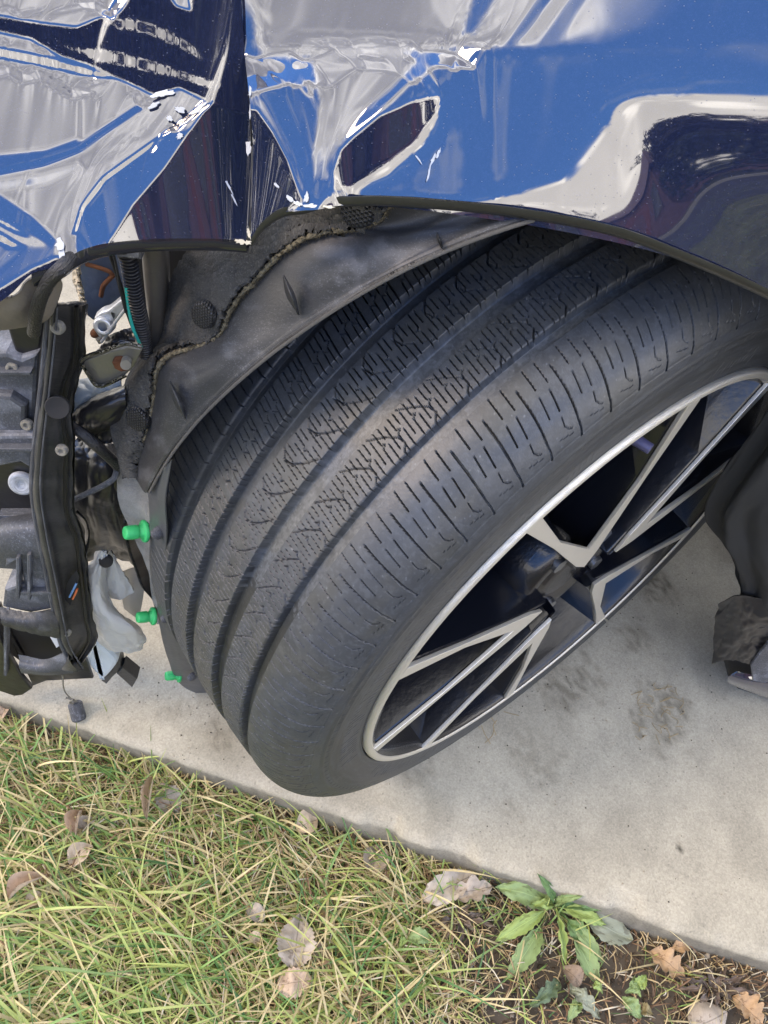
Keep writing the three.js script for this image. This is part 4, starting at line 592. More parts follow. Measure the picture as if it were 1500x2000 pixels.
mesh('teal_wire', pipe([[246, 560, 0.112], [251, 600, 0.111], [260, 640, 0.11], [276, 678, 0.108]], 0.0011, 30, 8), std({ color: rgb(0.02, 0.3, 0.26), roughness: 0.4 }), car);
mesh('loom_wire', [pipe([[206, 478, 0.112], [222, 520, 0.112], [236, 570, 0.112], [246, 610, 0.111]], 0.001, 30, 8), pipe([[216, 476, 0.114], [226, 515, 0.114], [234, 560, 0.113]], 0.0008, 30, 8), pipe([[212, 478, 0.106], [230, 540, 0.106], [250, 600, 0.106]], 0.0012, 30, 8)], M.plasticShiny, car);
mesh('tube_collar', plate([[222, 470], [276, 470], [276, 508], [228, 506]], 0.113, 0.02, { bevel: 0.0015 }), M.plasticGrey, car);
mesh('crash_rail', loft([[[274, 460, 0.085], [280, 540, 0.085], [286, 600, 0.085], [292, 680, 0.085]], [[280, 460, 0.094], [288, 540, 0.094], [293, 600, 0.094], [298, 680, 0.094]], [[316, 460, 0.092], [318, 540, 0.092], [316, 600, 0.092], [312, 680, 0.09]], [[330, 460, 0.07], [332, 540, 0.07], [330, 600, 0.07], [322, 680, 0.07]]], 50, 24, 0.003), phy({ color: rgb(0.06, 0.056, 0.05), roughness: 0.35, bumpMap: rep(GRAIN, 8), bumpScale: 0.0006, side: THREE.DoubleSide }), car);
mesh('dark_backing', plate([[236, 440], [420, 440], [400, 520], [350, 580], [310, 680], [288, 700], [262, 660], [240, 600]], 0.03, 0.01), M.dark, car);  // added near-black sheet standing in for the shade behind the tube
// lamp adjuster of pale metal
{
  const arm = plate([[184, 622], [196, 612], [212, 606], [238, 586], [248, 592], [248, 604], [226, 626], [210, 652], [198, 662], [188, 652], [182, 638]], 0.1, 0.008, { bevel: 0.0015, smooth: true, holes: [[[214, 616], [224, 610], [230, 614], [220, 622]]] });
  mesh('lamp_adjuster', [metric(arm), turned(P(204, 634, 0.1), V(0, 0.3, 1), [[0.003, 0.004], [0.0045, 0.0045], [0.006, 0.004], [0.0064, 0], [0.0064, -0.004]], 24), pipe([[198, 668, 0.104], [222, 634, 0.104], [246, 602, 0.104]], 0.001, 12, 8)], std({ color: rgb(0.5, 0.52, 0.54), metalness: 0.6, roughness: 0.35 }), car);
  mesh('adjuster_screw', [cyl(P(192, 660, 0.1), P(197, 668, 0.1), 0.002)], M.steel, car); mesh('rust_spot', turned(P(184, 653, 0.098), V(0, 0.3, 1), [[0, 0.002], [0.002, 0.0015], [0.0028, 0], [0.003, -0.003]], 12), M.rust, car);
}
mesh('black_sheet', loft([[[196, 684, 0.09], [206, 668, 0.092], [228, 650, 0.094], [262, 640, 0.094]], [[190, 692, 0.098], [204, 682, 0.1], [230, 668, 0.102], [268, 662, 0.102]], [[186, 704, 0.096], [206, 696, 0.098], [236, 686, 0.1], [270, 690, 0.1]]], 40, 14, 0.001, (u, v) => 0.004 * (fbm(u * 9, v * 4, 75, 3) - 0.5)), M.plasticShiny, car);
// bent steel bracket with its bolt
const bracket = mesh('steel_bracket', [metric(plate([[160, 712], [166, 704], [206, 690], [250, 678], [278, 682], [262, 716], [246, 732], [196, 752], [186, 750]], 0.12, 0.0025, { bevel: 0.0008 })), metric(loft([[[158, 712, 0.1205], [172, 734, 0.1205], [186, 752, 0.1205], [197, 755, 0.1205], [247, 734, 0.1205]], [[156, 712, 0.1245], [170, 735, 0.1245], [185, 755, 0.1245], [197, 758, 0.1245], [249, 736, 0.1245]]], 40, 3, 0.002)), metric(loft([[[160, 711, 0.1205], [166, 703, 0.1205], [206, 689, 0.1205], [250, 676, 0.1205], [276, 681, 0.1205]], [[159, 709, 0.1235], [165, 701, 0.1235], [206, 686, 0.1235], [250, 673, 0.1235], [276, 678, 0.1235]]], 40, 3, 0.002))], std({ color: rgb(0.19, 0.185, 0.165), metalness: 0.7, roughness: 0.42, bumpMap: rep(GRAIN, 8), bumpScale: 0.0006, side: THREE.DoubleSide }), car);
mesh('rusty_bolt', turned(P(238, 708, 0.12), V(0.1, 0.3, 1), [[0, 0.003], [0.0045, 0.003], [0.0055, 0.002], [0.0058, 0]], 8), M.rust, bracket); mesh('bolt_stud', cyl(P(248, 703, 0.12), P(248, 703, 0.12).add(V(0.002, 0.004, 0.009)), 0.0032), M.steel, bracket);
mesh('pale_duct', loft([[[128, 770, 0.07], [160, 748, 0.075], [210, 742, 0.08], [240, 735, 0.08]], [[132, 800, 0.085], [160, 776, 0.09], [205, 766, 0.095], [238, 752, 0.09]], [[140, 830, 0.07], [165, 806, 0.075], [200, 790, 0.08], [238, 770, 0.08]]], 30, 16, 0.003, (u, v) => 0.006 * (fbm(u * 5, v * 3, 85, 3) - 0.5)), phy({ color: rgb(0.22, 0.25, 0.27), roughness: 0.35, side: THREE.DoubleSide }), car);
mesh('rubber_boot', loft([[[142, 806, 0.085], [170, 788, 0.095], [205, 770, 0.1], [245, 756, 0.1]], [[146, 822, 0.1], [172, 804, 0.112], [210, 790, 0.115], [246, 778, 0.112]], [[152, 838, 0.098], [180, 826, 0.108], [214, 816, 0.112], [244, 806, 0.108]], [[164, 850, 0.08], [190, 846, 0.09], [216, 838, 0.095], [242, 832, 0.09]], [[170, 866, 0.09], [196, 868, 0.1], [222, 864, 0.1], [242, 858, 0.096]]], 60, 40, 0.002, (u, v) => 0.0035 * (fbm(u * 6 + v * 5, v * 8, 95, 3) - 0.5)), M.plasticShiny, car);
mesh('washer_bottle', [loft([[[150, 850, 0.06], [170, 860, 0.06], [210, 872, 0.06], [240, 880, 0.06]], [[146, 890, 0.085], [175, 900, 0.09], [210, 910, 0.09], [236, 930, 0.085]], [[150, 960, 0.08], [180, 980, 0.085], [215, 985, 0.085], [240, 990, 0.075]], [[156, 1040, 0.06], [190, 1050, 0.065], [230, 1060, 0.065], [270, 1080, 0.06]], [[150, 1090, 0.05], [200, 1080, 0.05], [240, 1090, 0.05], [280, 1100, 0.05]]], 40, 40, 0.004, (u, v) => 0.012 * (fbm(u * 4, v * 5, 105, 4) - 0.5))].map((g) => metric(g)), M.plasticShiny, car);
mesh('hose', pipe([[138, 832, 0.11], [160, 846, 0.113], [190, 872, 0.116], [228, 908, 0.11], [236, 930, 0.1]], 0.0042, 40, 12), M.plasticShiny, car);
mesh('tie_rod', pipe([[136, 980, 0.104], [170, 964, 0.112], [206, 946, 0.116], [224, 932, 0.114], [230, 905, 0.108]], 0.0024, 40, 8), M.plasticGrey, car);
mesh('crumpled_flap', loft([[[140, 1000, 0.105], [152, 1010, 0.105], [166, 1030, 0.105], [166, 1060, 0.105], [160, 1100, 0.105], [166, 1130, 0.104]], [[146, 1000, 0.115], [160, 1012, 0.12], [172, 1036, 0.118], [170, 1066, 0.12], [164, 1102, 0.116], [168, 1130, 0.108]]], 40, 10, 0.0015, (u, v) => 0.003 * (fbm(u * 8, v * 3, 115, 3) - 0.5)), M.plasticShiny, car);
// white fluid bottle with its neck and connector
{
  const white = phy({ color: rgb(0.6, 0.61, 0.6), roughness: 0.42, transmission: 0.3, thickness: 0, bumpMap: rep(GRAIN, 5), bumpScale: 0.0008, side: THREE.DoubleSide });
  const b = mesh('fluid_bottle', [loft([[[188, 1078, 0.1], [166, 1120, 0.102], [162, 1166, 0.104], [177, 1210, 0.106], [188, 1250, 0.106], [206, 1270, 0.106]], [[200, 1076, 0.112], [180, 1122, 0.114], [178, 1170, 0.116], [194, 1212, 0.118], [206, 1246, 0.116], [222, 1274, 0.112]], [[206, 1080, 0.113], [194, 1126, 0.116], [198, 1176, 0.118], [214, 1210, 0.122], [236, 1240, 0.121], [250, 1276, 0.113]], [[212, 1084, 0.104], [206, 1128, 0.106], [216, 1178, 0.11], [246, 1212, 0.117], [268, 1232, 0.117], [270, 1274, 0.11]], [[214, 1090, 0.09], [210, 1132, 0.092], [219, 1186, 0.1], [258, 1214, 0.106], [284, 1240, 0.106], [279, 1268, 0.104]]], 60, 50, 0.0025, (u, v) => 0.005 * (Math.abs(fbm(u * 6, v * 4, 145, 3) - 0.5) * 2 - 0.3)), loft([[[196, 1090, 0.09], [198, 1130, 0.092], [208, 1168, 0.094]], [[216, 1078, 0.098], [222, 1122, 0.1], [232, 1172, 0.1]], [[228, 1092, 0.096], [244, 1126, 0.097], [262, 1156, 0.096]]], 40, 30, 0.002, (u, v) => 0.005 * (fbm(u * 5, v * 5, 155, 3) - 0.5))].map((q) => metric(q)), white, car);
  mesh('cap', turned(P(207, 1096, 0.112), V(0.3, 0.4, 0.9), [[0, 0.0035], [0.0048, 0.0035], [0.006, 0.002], [0.0064, -0.002]], 28), M.plasticShiny, b);
  mesh('lower_neck', metric(plate([[180, 1248], [224, 1286], [226, 1302], [202, 1328], [192, 1322], [168, 1290]], 0.108, 0.02, { bevel: 0.005, smooth: true })), phy({ color: rgb(0.5, 0.57, 0.62), roughness: 0.4 }), b);
  mesh('connector', [plate([[216, 1276], [232, 1276], [238, 1306], [220, 1322], [208, 1336], [198, 1330], [222, 1306]], 0.098, 0.014, { bevel: 0.001 }), plate([[228, 1316], [240, 1304], [268, 1326], [258, 1343]], 0.102, 0.016, { bevel: 0.001 })], M.plastic, b);
  mesh('grey_funnel', metric(loft([[[230, 1120, 0.07], [262, 1108, 0.07], [286, 1110, 0.07]], [[240, 1166, 0.08], [262, 1160, 0.085], [280, 1150, 0.08]], [[244, 1186, 0.07], [262, 1200, 0.07], [272, 1206, 0.07]]], 20, 16, 0.002)), phy({ color: rgb(0.3, 0.29, 0.26), roughness: 0.5, side: THREE.DoubleSide }), b);
}
{ // plug hanging on its wire
  const a = G(146, 1372, 0.016), b = G(153, 1398, 0.002), d = b.clone().sub(a);
  const h = mesh('hanging_plug', [turned(a, d, [[0, -0.002], [0.007, 0], [0.0085, 0.002], [0.0088, 0.02], [0.0082, 0.0225], [0.006, 0.022], [0, 0.021]], 22)], M.plasticGrey, car);
  mesh('bare_wire', [pipe([P(122, 1318, 0.125), a.clone().add(V(-0.005, 0.03, 0)), a.clone().add(V(0, 0.002, 0))], 0.0009, 20, 6), pipe([a.clone().add(V(0.003, 0, 0)), a.clone().add(V(0.001, 0.014, 0.002)), a.clone().add(V(-0.004, 0.022, 0.004))], 0.0012, 12, 6), pipe([a.clone().add(V(0.001, 0, 0.002)), a.clone().add(V(-0.002, 0.012, 0.005)), a.clone().add(V(0.004, 0.02, 0.004))], 0.0012, 12, 6)], M.steel, h);
}
// --- behind the wheel: torn liner and sill end
const torn = mesh('torn_rear_liner', loft([[[1500, 800, 0.02], [1440, 900, 0.02], [1392, 980, 0.02], [1388, 1010, 0.02], [1412, 1070, 0.025], [1436, 1130, 0.03], [1440, 1170, 0.03], [1400, 1200, 0.035]], [[1560, 820, 0.04], [1500, 920, 0.045], [1450, 1000, 0.045], [1450, 1040, 0.045], [1466, 1090, 0.05], [1480, 1130, 0.05], [1480, 1170, 0.05], [1460, 1210, 0.05]], [[1680, 840, 0.05], [1640, 940, 0.055], [1600, 1020, 0.055], [1600, 1060, 0.055], [1600, 1110, 0.055], [1600, 1150, 0.055], [1600, 1190, 0.055], [1600, 1230, 0.055]]], 70, 40, 0.004, (u, v) => 0.022 * (fbm(u * 3, v * 5, 125, 4) - 0.5) + 0.004 * Math.sin(v * 17 + u * 4)), std({ color: rgb(0.018, 0.018, 0.017), roughness: 0.85, bumpMap: rep(FELTT, 5), bumpScale: 0.003, side: THREE.DoubleSide }), car);
mesh('crumpled_plastic', loft([[[1404, 1180, 0.035], [1396, 1215, 0.036], [1394, 1260, 0.04], [1390, 1296, 0.045]], [[1440, 1165, 0.055], [1446, 1205, 0.058], [1440, 1250, 0.056], [1430, 1290, 0.055]], [[1486, 1170, 0.055], [1484, 1210, 0.062], [1472, 1250, 0.058], [1456, 1296, 0.06]], [[1560, 1170, 0.05], [1560, 1210, 0.05], [1520, 1250, 0.05], [1480, 1300, 0.05]]], 50, 40, 0.0015, (u, v) => 0.012 * (Math.abs(fbm(u * 5, v * 4, 135, 3) - 0.5) - 0.1)), M.plasticShiny, car);
mesh('sill_end', plate([[1424, 1290], [1470, 1280], [1570, 1240], [1600, 1420], [1500, 1366], [1440, 1346], [1424, 1330]], 0.03, 0.05, { bevel: 0.003 }), M.dark, car);
mesh('sill_skin', loft([[[1422, 1334, 0.05], [1450, 1346, 0.05], [1500, 1364, 0.05], [1600, 1400, 0.05]], [[1424, 1322, 0.056], [1456, 1332, 0.058], [1500, 1344, 0.058], [1600, 1376, 0.058]], [[1440, 1312, 0.052], [1470, 1318, 0.052], [1510, 1326, 0.052], [1600, 1350, 0.052]]], 30, 12, 0.0015), paint, car);
mesh('sill_bracket', plate([[1466, 1300], [1500, 1256], [1540, 1250], [1540, 1330], [1490, 1334], [1470, 1330]], 0.062, 0.004, { bevel: 0.001 }), M.plasticGrey, car);
// the rest of the car, mostly out of the picture: it keeps the sky off the ground below
const rbox = (x0, x1, y0, y1, z0, z1, r) => { const g = new RoundedBoxGeometry(x1 - x0, y1 - y0, z1 - z0, 4, r); g.translate((x0 + x1) / 2, (y0 + y1) / 2, (z0 + z1) / 2); return g; };
mesh('floor_pan', rbox(0.46, 3.6, 0.17, 0.24, -1.68, 0.02, 0.02), M.dark, car);
mesh('engine_tray', rbox(-0.42, 0.45, 0.2, 0.26, -1.35, -0.3, 0.02), M.dark, car);
mesh('engine_bay', rbox(-0.4, 0.45, 0.22, 0.78, -1.3, -0.31, 0.03), M.dark, car);
mesh('bonnet', rbox(-0.42, 0.85, 0.82, 0.87, -1.6, -0.04, 0.02), paint, car);
mesh('cabin', rbox(0.85, 3.3, 0.8, 1.4, -1.5, -0.16, 0.12), paint, car);
mesh('body_side', rbox(0.46, 3.75, 0.22, 0.84, -1.7, 0.1, 0.06), paint, car);

// ------------------------------------------------------------------ lawn
{
  const proto = (len, w, bend, seg = 6) => { // a blade standing on its root, curving over towards +x
    const pos = [], idx = []; let x = 0, y = 0; for (let i = 0; i <= seg; i++) { const t = i / seg, a = bend * t * 1.2 + 0.1, ww = w * 0.8 * (1 - t ** 2.2) * 0.5 + 0.00015; pos.push(x, y + 0.0006 * Math.sin(t * 3), -ww, x - 0.0004, y - 0.0004, 0, x, y, ww); x += len / seg * Math.sin(a); y += len / seg * Math.cos(a); }
    for (let i = 0; i < seg; i++) for (let k = 0; k < 2; k++) { const a = i * 3 + k, b = a + 3; idx.push(a, b, a + 1, a + 1, b, b + 1); }
    const g = new THREE.BufferGeometry(); g.setAttribute('position', new THREE.Float32BufferAttribute(pos, 3)); g.setIndex(idx); g.computeVertexNormals(); return g;
  };
  const protos = [proto(0.05, 0.0026, 0.9), proto(0.075, 0.003, 1.35), proto(0.1, 0.0028, 1.5), proto(0.065, 0.002, 1.1), proto(0.12, 0.0034, 1.25), proto(0.045, 0.0034, 0.6)];
  const mat = phy({ color: 0xffffff, roughness: 0.55, transmission: 0.3, thickness: 0, side: THREE.DoubleSide });
  srand(77); const lists = protos.map(() => []);
  const q = new THREE.Quaternion(), yaw = new THREE.Quaternion(), tip = new THREE.Quaternion(), m = new THREE.Matrix4();
  const put = (x, z, bare, straw) => {
    const k = Math.floor(rnd() * protos.length), wet = fbm(x * 7, z * 7, 3, 3);
    let a = rnd() * 6.283; if (rnd() < 0.45) a = Math.atan2(-edgeDir.z, edgeDir.x) + Math.PI + rr(-0.9, 0.9);
    yaw.setFromAxisAngle(V(0, 1, 0), a); tip.setFromAxisAngle(V(0, 0, 1), -rr(0.0, 0.9)); q.copy(yaw).multiply(tip); const s = rr(0.45, 1.05) * (1 - 0.35 * bare);
    m.compose(V(x, soilY(x, z) - 0.002, z), q, V(s, s, s * rr(0.8, 1.2)));
    const r = rnd(), v = rr(0.7, 1.25); let c;
    if (r < straw) c = [0.58 * v, 0.49 * v, 0.26 * v]; else if (r < straw + 0.3) c = [0.37 * v, 0.43 * v, 0.12 * v]; else if (r < 0.93) c = [(0.13 + 0.12 * wet) * v, 0.32 * v, 0.08 * v]; else c = [0.08 * v, 0.19 * v, 0.05 * v];
    lists[k].push([m.clone(), c]);
  };
  const bareAt = (s, d) => { const p = clamp((s - 0.5) / 0.18) * 0.93, strip = sm(0.035, 0.0, d) * 0.75; return clamp(Math.max(p, strip) + (fbm(s * 22, d * 22, 6, 3) - 0.5) * 0.7); };
  for (let i = 0; i < 74000; i++) {
    const s = rr(-0.45, 1.35), d = rr(0.004, 0.85) , bare = bareAt(s, d); if (rnd() < bare || (d > 0.6 && rnd() < 0.3)) continue;
    const p = edgePt(s, d, 0); put(p.x, p.z, bare, 0.3 + 0.28 * fbm(s * 9, d * 9, 1, 3));
  }
  for (let i = 0; i < 22000; i++) { const s = rr(-4, 5), d = rr(0.75, 4.5), p = edgePt(s, d, 0); put(p.x, p.z, 0, 0.25); }
  // long lank blades lying over one another at the left
  protos.push(proto(0.17, 0.0042, 1.45, 8), proto(0.14, 0.0036, 1.55, 8)); lists.push([], []);
  for (let i = 0; i < 3000; i++) { const s = rr(-0.5, 0.42), d = rr(0.13, 0.7); if (rnd() > sm(0.5, 0.1, s) * sm(0.1, 0.24, d) + 0.12) continue; const p = edgePt(s, d, 0), a = Math.atan2(-edgeDir.z, edgeDir.x) + Math.PI * (rnd() < 0.7 ? 0.93 : 0.1) + rr(-0.55, 0.55), k = rr(0.5, 1.0), v = rr(0.75, 1.25), r = rnd(); yaw.setFromAxisAngle(V(0, 1, 0), a); tip.setFromAxisAngle(V(0, 0, 1), -rr(0.15, 0.75)); m.compose(V(p.x, soilY(p.x, p.z) - 0.001, p.z), q.copy(yaw).multiply(tip), V(k, k * 0.9, k)); lists[6 + (i % 2)].push([m.clone(), r < 0.35 ? [0.55 * v, 0.47 * v, 0.22 * v] : r < 0.8 ? [0.36 * v, 0.42 * v, 0.12 * v] : [0.17 * v, 0.28 * v, 0.07 * v]]); }
  const grass = new THREE.Group(); grass.name = 'grass'; scene.add(grass); tag(grass, 'tangled green and straw-yellow grass in front of the slab', 'grass', null, 'stuff');
  protos.forEach((g, k) => { const im = new THREE.InstancedMesh(g, mat, lists[k].length); im.name = 'grass_blades'; lists[k].forEach(([mm, c], i) => { im.setMatrixAt(i, mm); im.setColorAt(i, new THREE.Color().setRGB(...c)); }); im.userData.kind = 'stuff'; add(im, grass); });
  // dead stalks and thatch lying between them
  const st = new THREE.CylinderGeometry(0.0005, 0.0008, 0.05, 5, 4); { const p = st.attributes.position; for (let i = 0; i < p.count; i++) p.setX(i, p.getX(i) + 0.009 * Math.sin((p.getY(i) / 0.05 + 0.5) * 3.4)); } st.rotateZ(Math.PI / 2); st.computeVertexNormals();
  const n = 6500, im = new THREE.InstancedMesh(st, std({ color: 0xffffff, roughness: 0.8 }), n); im.name = numbered('thatch'); let c = 0;
  for (let i = 0; i < n; i++) {
    const s = rr(-0.4, 1.35), d = Math.abs(rr(0, 1) * rr(0, 1)) * 0.8 + 0.004, p = edgePt(s, d, 0), b = bareAt(s, d); yaw.setFromAxisAngle(V(0, 1, 0), rnd() * 6.283); tip.setFromAxisAngle(V(0, 0, 1), rr(-0.3, 0.3)); const k = rr(0.25, 1.2) * (1 - 0.55 * b); m.compose(V(p.x, soilY(p.x, p.z) + rr(0.001, (0.012 + 0.012 * (1 - b)) * sm(-0.01, 0.06, d)), p.z), q.copy(yaw).multiply(tip), V(k, rr(0.6, 1.3), rr(0.6, 1.3)));
    im.setMatrixAt(i, m); const v = rr(0.55, 1.2), r = rnd(); im.setColorAt(i, r < 0.45 ? rgb(0.42 * v, 0.32 * v, 0.17 * v) : r < 0.82 ? rgb(0.2 * v, 0.12 * v, 0.065 * v) : rgb(0.5 * v, 0.45 * v, 0.34 * v)); c++;
  }
  add(tag(im, 'dry stalks and thatch lying on the soil', 'dead grass', null, 'stuff'), scene);
  // crumbs of soil
  const cg = new THREE.IcosahedronGeometry(0.0024, 1); { const p = cg.attributes.position; for (let i = 0; i < p.count; i++) { const f = 0.7 + 0.6 * noise(p.getX(i) * 900, p.getY(i) * 900, p.getZ(i) * 900); p.setXYZ(i, p.getX(i) * f, p.getY(i) * f * 0.8, p.getZ(i) * f); } cg.computeVertexNormals(); }
  const cn = 9000, ci = new THREE.InstancedMesh(cg, std({ color: 0xffffff, roughness: 1 }), cn); ci.name = numbered('soil_crumbs');
  for (let i = 0; i < cn; i++) { const s = rr(0.2, 1.35), d = rr(0.004, 0.4), p = edgePt(s, d, 0), k = rr(0.3, 1) ** 2 * 1.8; m.compose(V(p.x, soilY(p.x, p.z) + 0.0005, p.z), q.setFromEuler(new THREE.Euler(rnd() * 6, rnd() * 6, rnd() * 6)), V(k, k * 0.8, k)); ci.setMatrixAt(i, m); const v = rr(0.5, 1.4); ci.setColorAt(i, rnd() < 0.9 ? rgb(0.085 * v, 0.062 * v, 0.042 * v) : rgb(0.25 * v, 0.22 * v, 0.18 * v)); }
  add(tag(ci, 'dark crumbs of bare soil beside the slab', 'soil', null, 'stuff'), scene);
}
// grit and straw scraps on the concrete and the tyre foot
{
  srand(91); const cg = new THREE.IcosahedronGeometry(0.001, 0), m = new THREE.Matrix4(), q = new THREE.Quaternion(), list = [];
  const spots = [[1290, 1380, 130, 60], [1250, 1180, 110, 40], [1040, 1340, 90, 60], [420, 1430, 90, 50], [900, 1450, 300, 60], [1200, 1600, 300, 50], [330, 1350, 90, 25]];
  for (const [x, y, r, n] of spots) for (let i = 0; i < n; i++) { const p = G(x + rr(-1, 1) * r, y + rr(-1, 1) * r * 0.6, 0.0004); const k = rr(0.25, 1.1); list.push([new THREE.Matrix4().compose(p, q.clone().setFromEuler(new THREE.Euler(rnd() * 6, rnd() * 6, rnd() * 6)), V(k, k, k)), rnd() < 0.5 ? rgb(0.06, 0.05, 0.035) : rgb(0.3, 0.26, 0.2)]); }
  const im = new THREE.InstancedMesh(cg, std({ roughness: 1 }), list.length); im.name = numbered('grit'); list.forEach(([a, c], i) => { im.setMatrixAt(i, a); im.setColorAt(i, c); }); add(tag(im, 'dark grit and crumbs scattered on the concrete slab', 'grit', null, 'stuff'), scene);
  const t = []; for (let i = 0; i < 26; i++) { const c = G(930 + rr(-60, 60), 1395 + rr(-30, 30), rr(0.002, 0.02)), a = rnd() * 6.28, l = rr(0.008, 0.025); t.push(new THREE.TubeGeometry(new THREE.CatmullRomCurve3([c, c.clone().add(V(l * 0.5 * Math.cos(a), rr(-0.001, 0.006), l * 0.5 * Math.sin(a))), c.clone().add(V(l * Math.cos(a + rr(-0.5, 0.5)), rr(-0.001, 0.008), l * Math.sin(a)))]), 8, 0.0005, 5)); }
  for (let i = 0; i < 40; i++) { const c = G(1285 + rr(-50, 50), 1400 + rr(-60, 40), 0.001), a = rnd() * 6.28, l = rr(0.005, 0.02); t.push(new THREE.TubeGeometry(new THREE.CatmullRomCurve3([c, c.clone().add(V(l * 0.5 * Math.cos(a), 0.001, l * 0.5 * Math.sin(a))), c.clone().add(V(l * Math.cos(a + rr(-1, 1)), 0.0006, l * Math.sin(a)))]), 6, 0.0004, 4)); }
  tag(mesh('straw_scraps', t, std({ color: rgb(0.33, 0.25, 0.13), roughness: 0.8 })), 'straw scraps caught at the foot of the wheel and on the slab', 'straw', null, 'stuff');
}
// a leaf from root to tip: width profile, crease along the midrib, curl, toothed or lobed edge
function leafGeo(root, tipP, width, { lift = 0.006, curl = 0.1, teeth = 0, lobes = 0, round = 0.5, wav = 0.002, stalk = 0, seed = 1, twist = 0 } = {}) {
  const nL = 26, nW = 8, pos = [], uv = [], idx = [], ax = tipP.clone().sub(root), L = ax.length(), f = ax.clone().normalize(), side = f.clone().cross(V(0, 1, 0)).normalize(), up = side.clone().cross(f).normalize();
  for (let i = 0; i <= nL; i++) {
    const t = i / nL, tt = stalk ? clamp((t - stalk) / (1 - stalk)) : t; let w = width / 2 * Math.pow(Math.sin(Math.PI * Math.pow(tt, round === 0.5 ? 0.8 : round)), 0.75); if (lobes) w *= 0.6 + 0.5 * Math.abs(Math.sin(tt * Math.PI * lobes)); if (teeth) w *= 1 - 0.22 * ((tt * teeth) % 1); if (stalk && t < stalk + 0.02) w = width * 0.04; w = Math.max(w, 0.0003);
    const c = root.clone().addScaledVector(f, L * t).addScaledVector(up, lift * Math.sin(Math.PI * Math.min(1, t * 1.05)));
    for (let j = 0; j <= nW; j++) { const s = j / nW * 2 - 1, a = twist * t, e = Math.abs(s), h = curl * w * e * e * 2 + w * 0.12 * e + wav * (fbm(t * 5 + seed * 7, s * 2, seed, 2) - 0.5) * 2; pos.push(...c.clone().addScaledVector(side, w * s * Math.cos(a) * (1 - 0.3 * Math.abs(curl) * e)).addScaledVector(up, h + w * s * Math.sin(a)).toArray()); uv.push(0.5 + s * 0.5 * w / (width / 2), t); }
  }
  for (let i = 0; i < nL; i++) for (let j = 0; j < nW; j++) { const a = i * (nW + 1) + j, b = a + nW + 1; idx.push(a, a + 1, b, b, a + 1, b + 1); }
  const g = new THREE.BufferGeometry(); g.setAttribute('position', new THREE.Float32BufferAttribute(pos, 3)); g.setAttribute('uv', new THREE.Float32BufferAttribute(uv, 2)); g.setIndex(idx); g.computeVertexNormals(); return g;
}
const veins = (k, rib) => texture(256, (u, v) => { const s = Math.abs(u - 0.5), mid = sm(0.022, 0.006, s), side = sm(0.1, 0.02, Math.abs(((v * 9 - s * 5) % 1 + 1) % 1 - 0.5)) * 0.5, b = tfbm(u, v, 6, k, 5), spot = sm(0.62, 0.72, tfbm(u, v, 10, k + 9, 4)); const q = 0.78 + 0.45 * (b - 0.5) + rib * (mid + side * 0.4) - 0.3 * spot; return L3(q, q * (1 - 0.05 * spot), q * (1 - 0.1 * spot)); }, true);
const DRYV = veins(401, -0.3), GREENV = veins(411, 0.35);
const dryMat = (c) => phy({ color: rgb(...c), map: DRYV, bumpMap: DRYV, bumpScale: 0.0006, roughness: 0.75, transmission: 0.12, thickness: 0, side: THREE.DoubleSide });
const greenMat = (c) => phy({ color: rgb(...c), map: GREENV, bumpMap: GREENV, bumpScale: 0.0005, roughness: 0.62, transmission: 0.15, thickness: 0, side: THREE.DoubleSide });
const grey = [0.5, 0.43, 0.35], tan = [0.68, 0.55, 0.4], pink = [0.66, 0.5, 0.37], orange = [0.54, 0.36, 0.2], brown = [0.34, 0.24, 0.16];
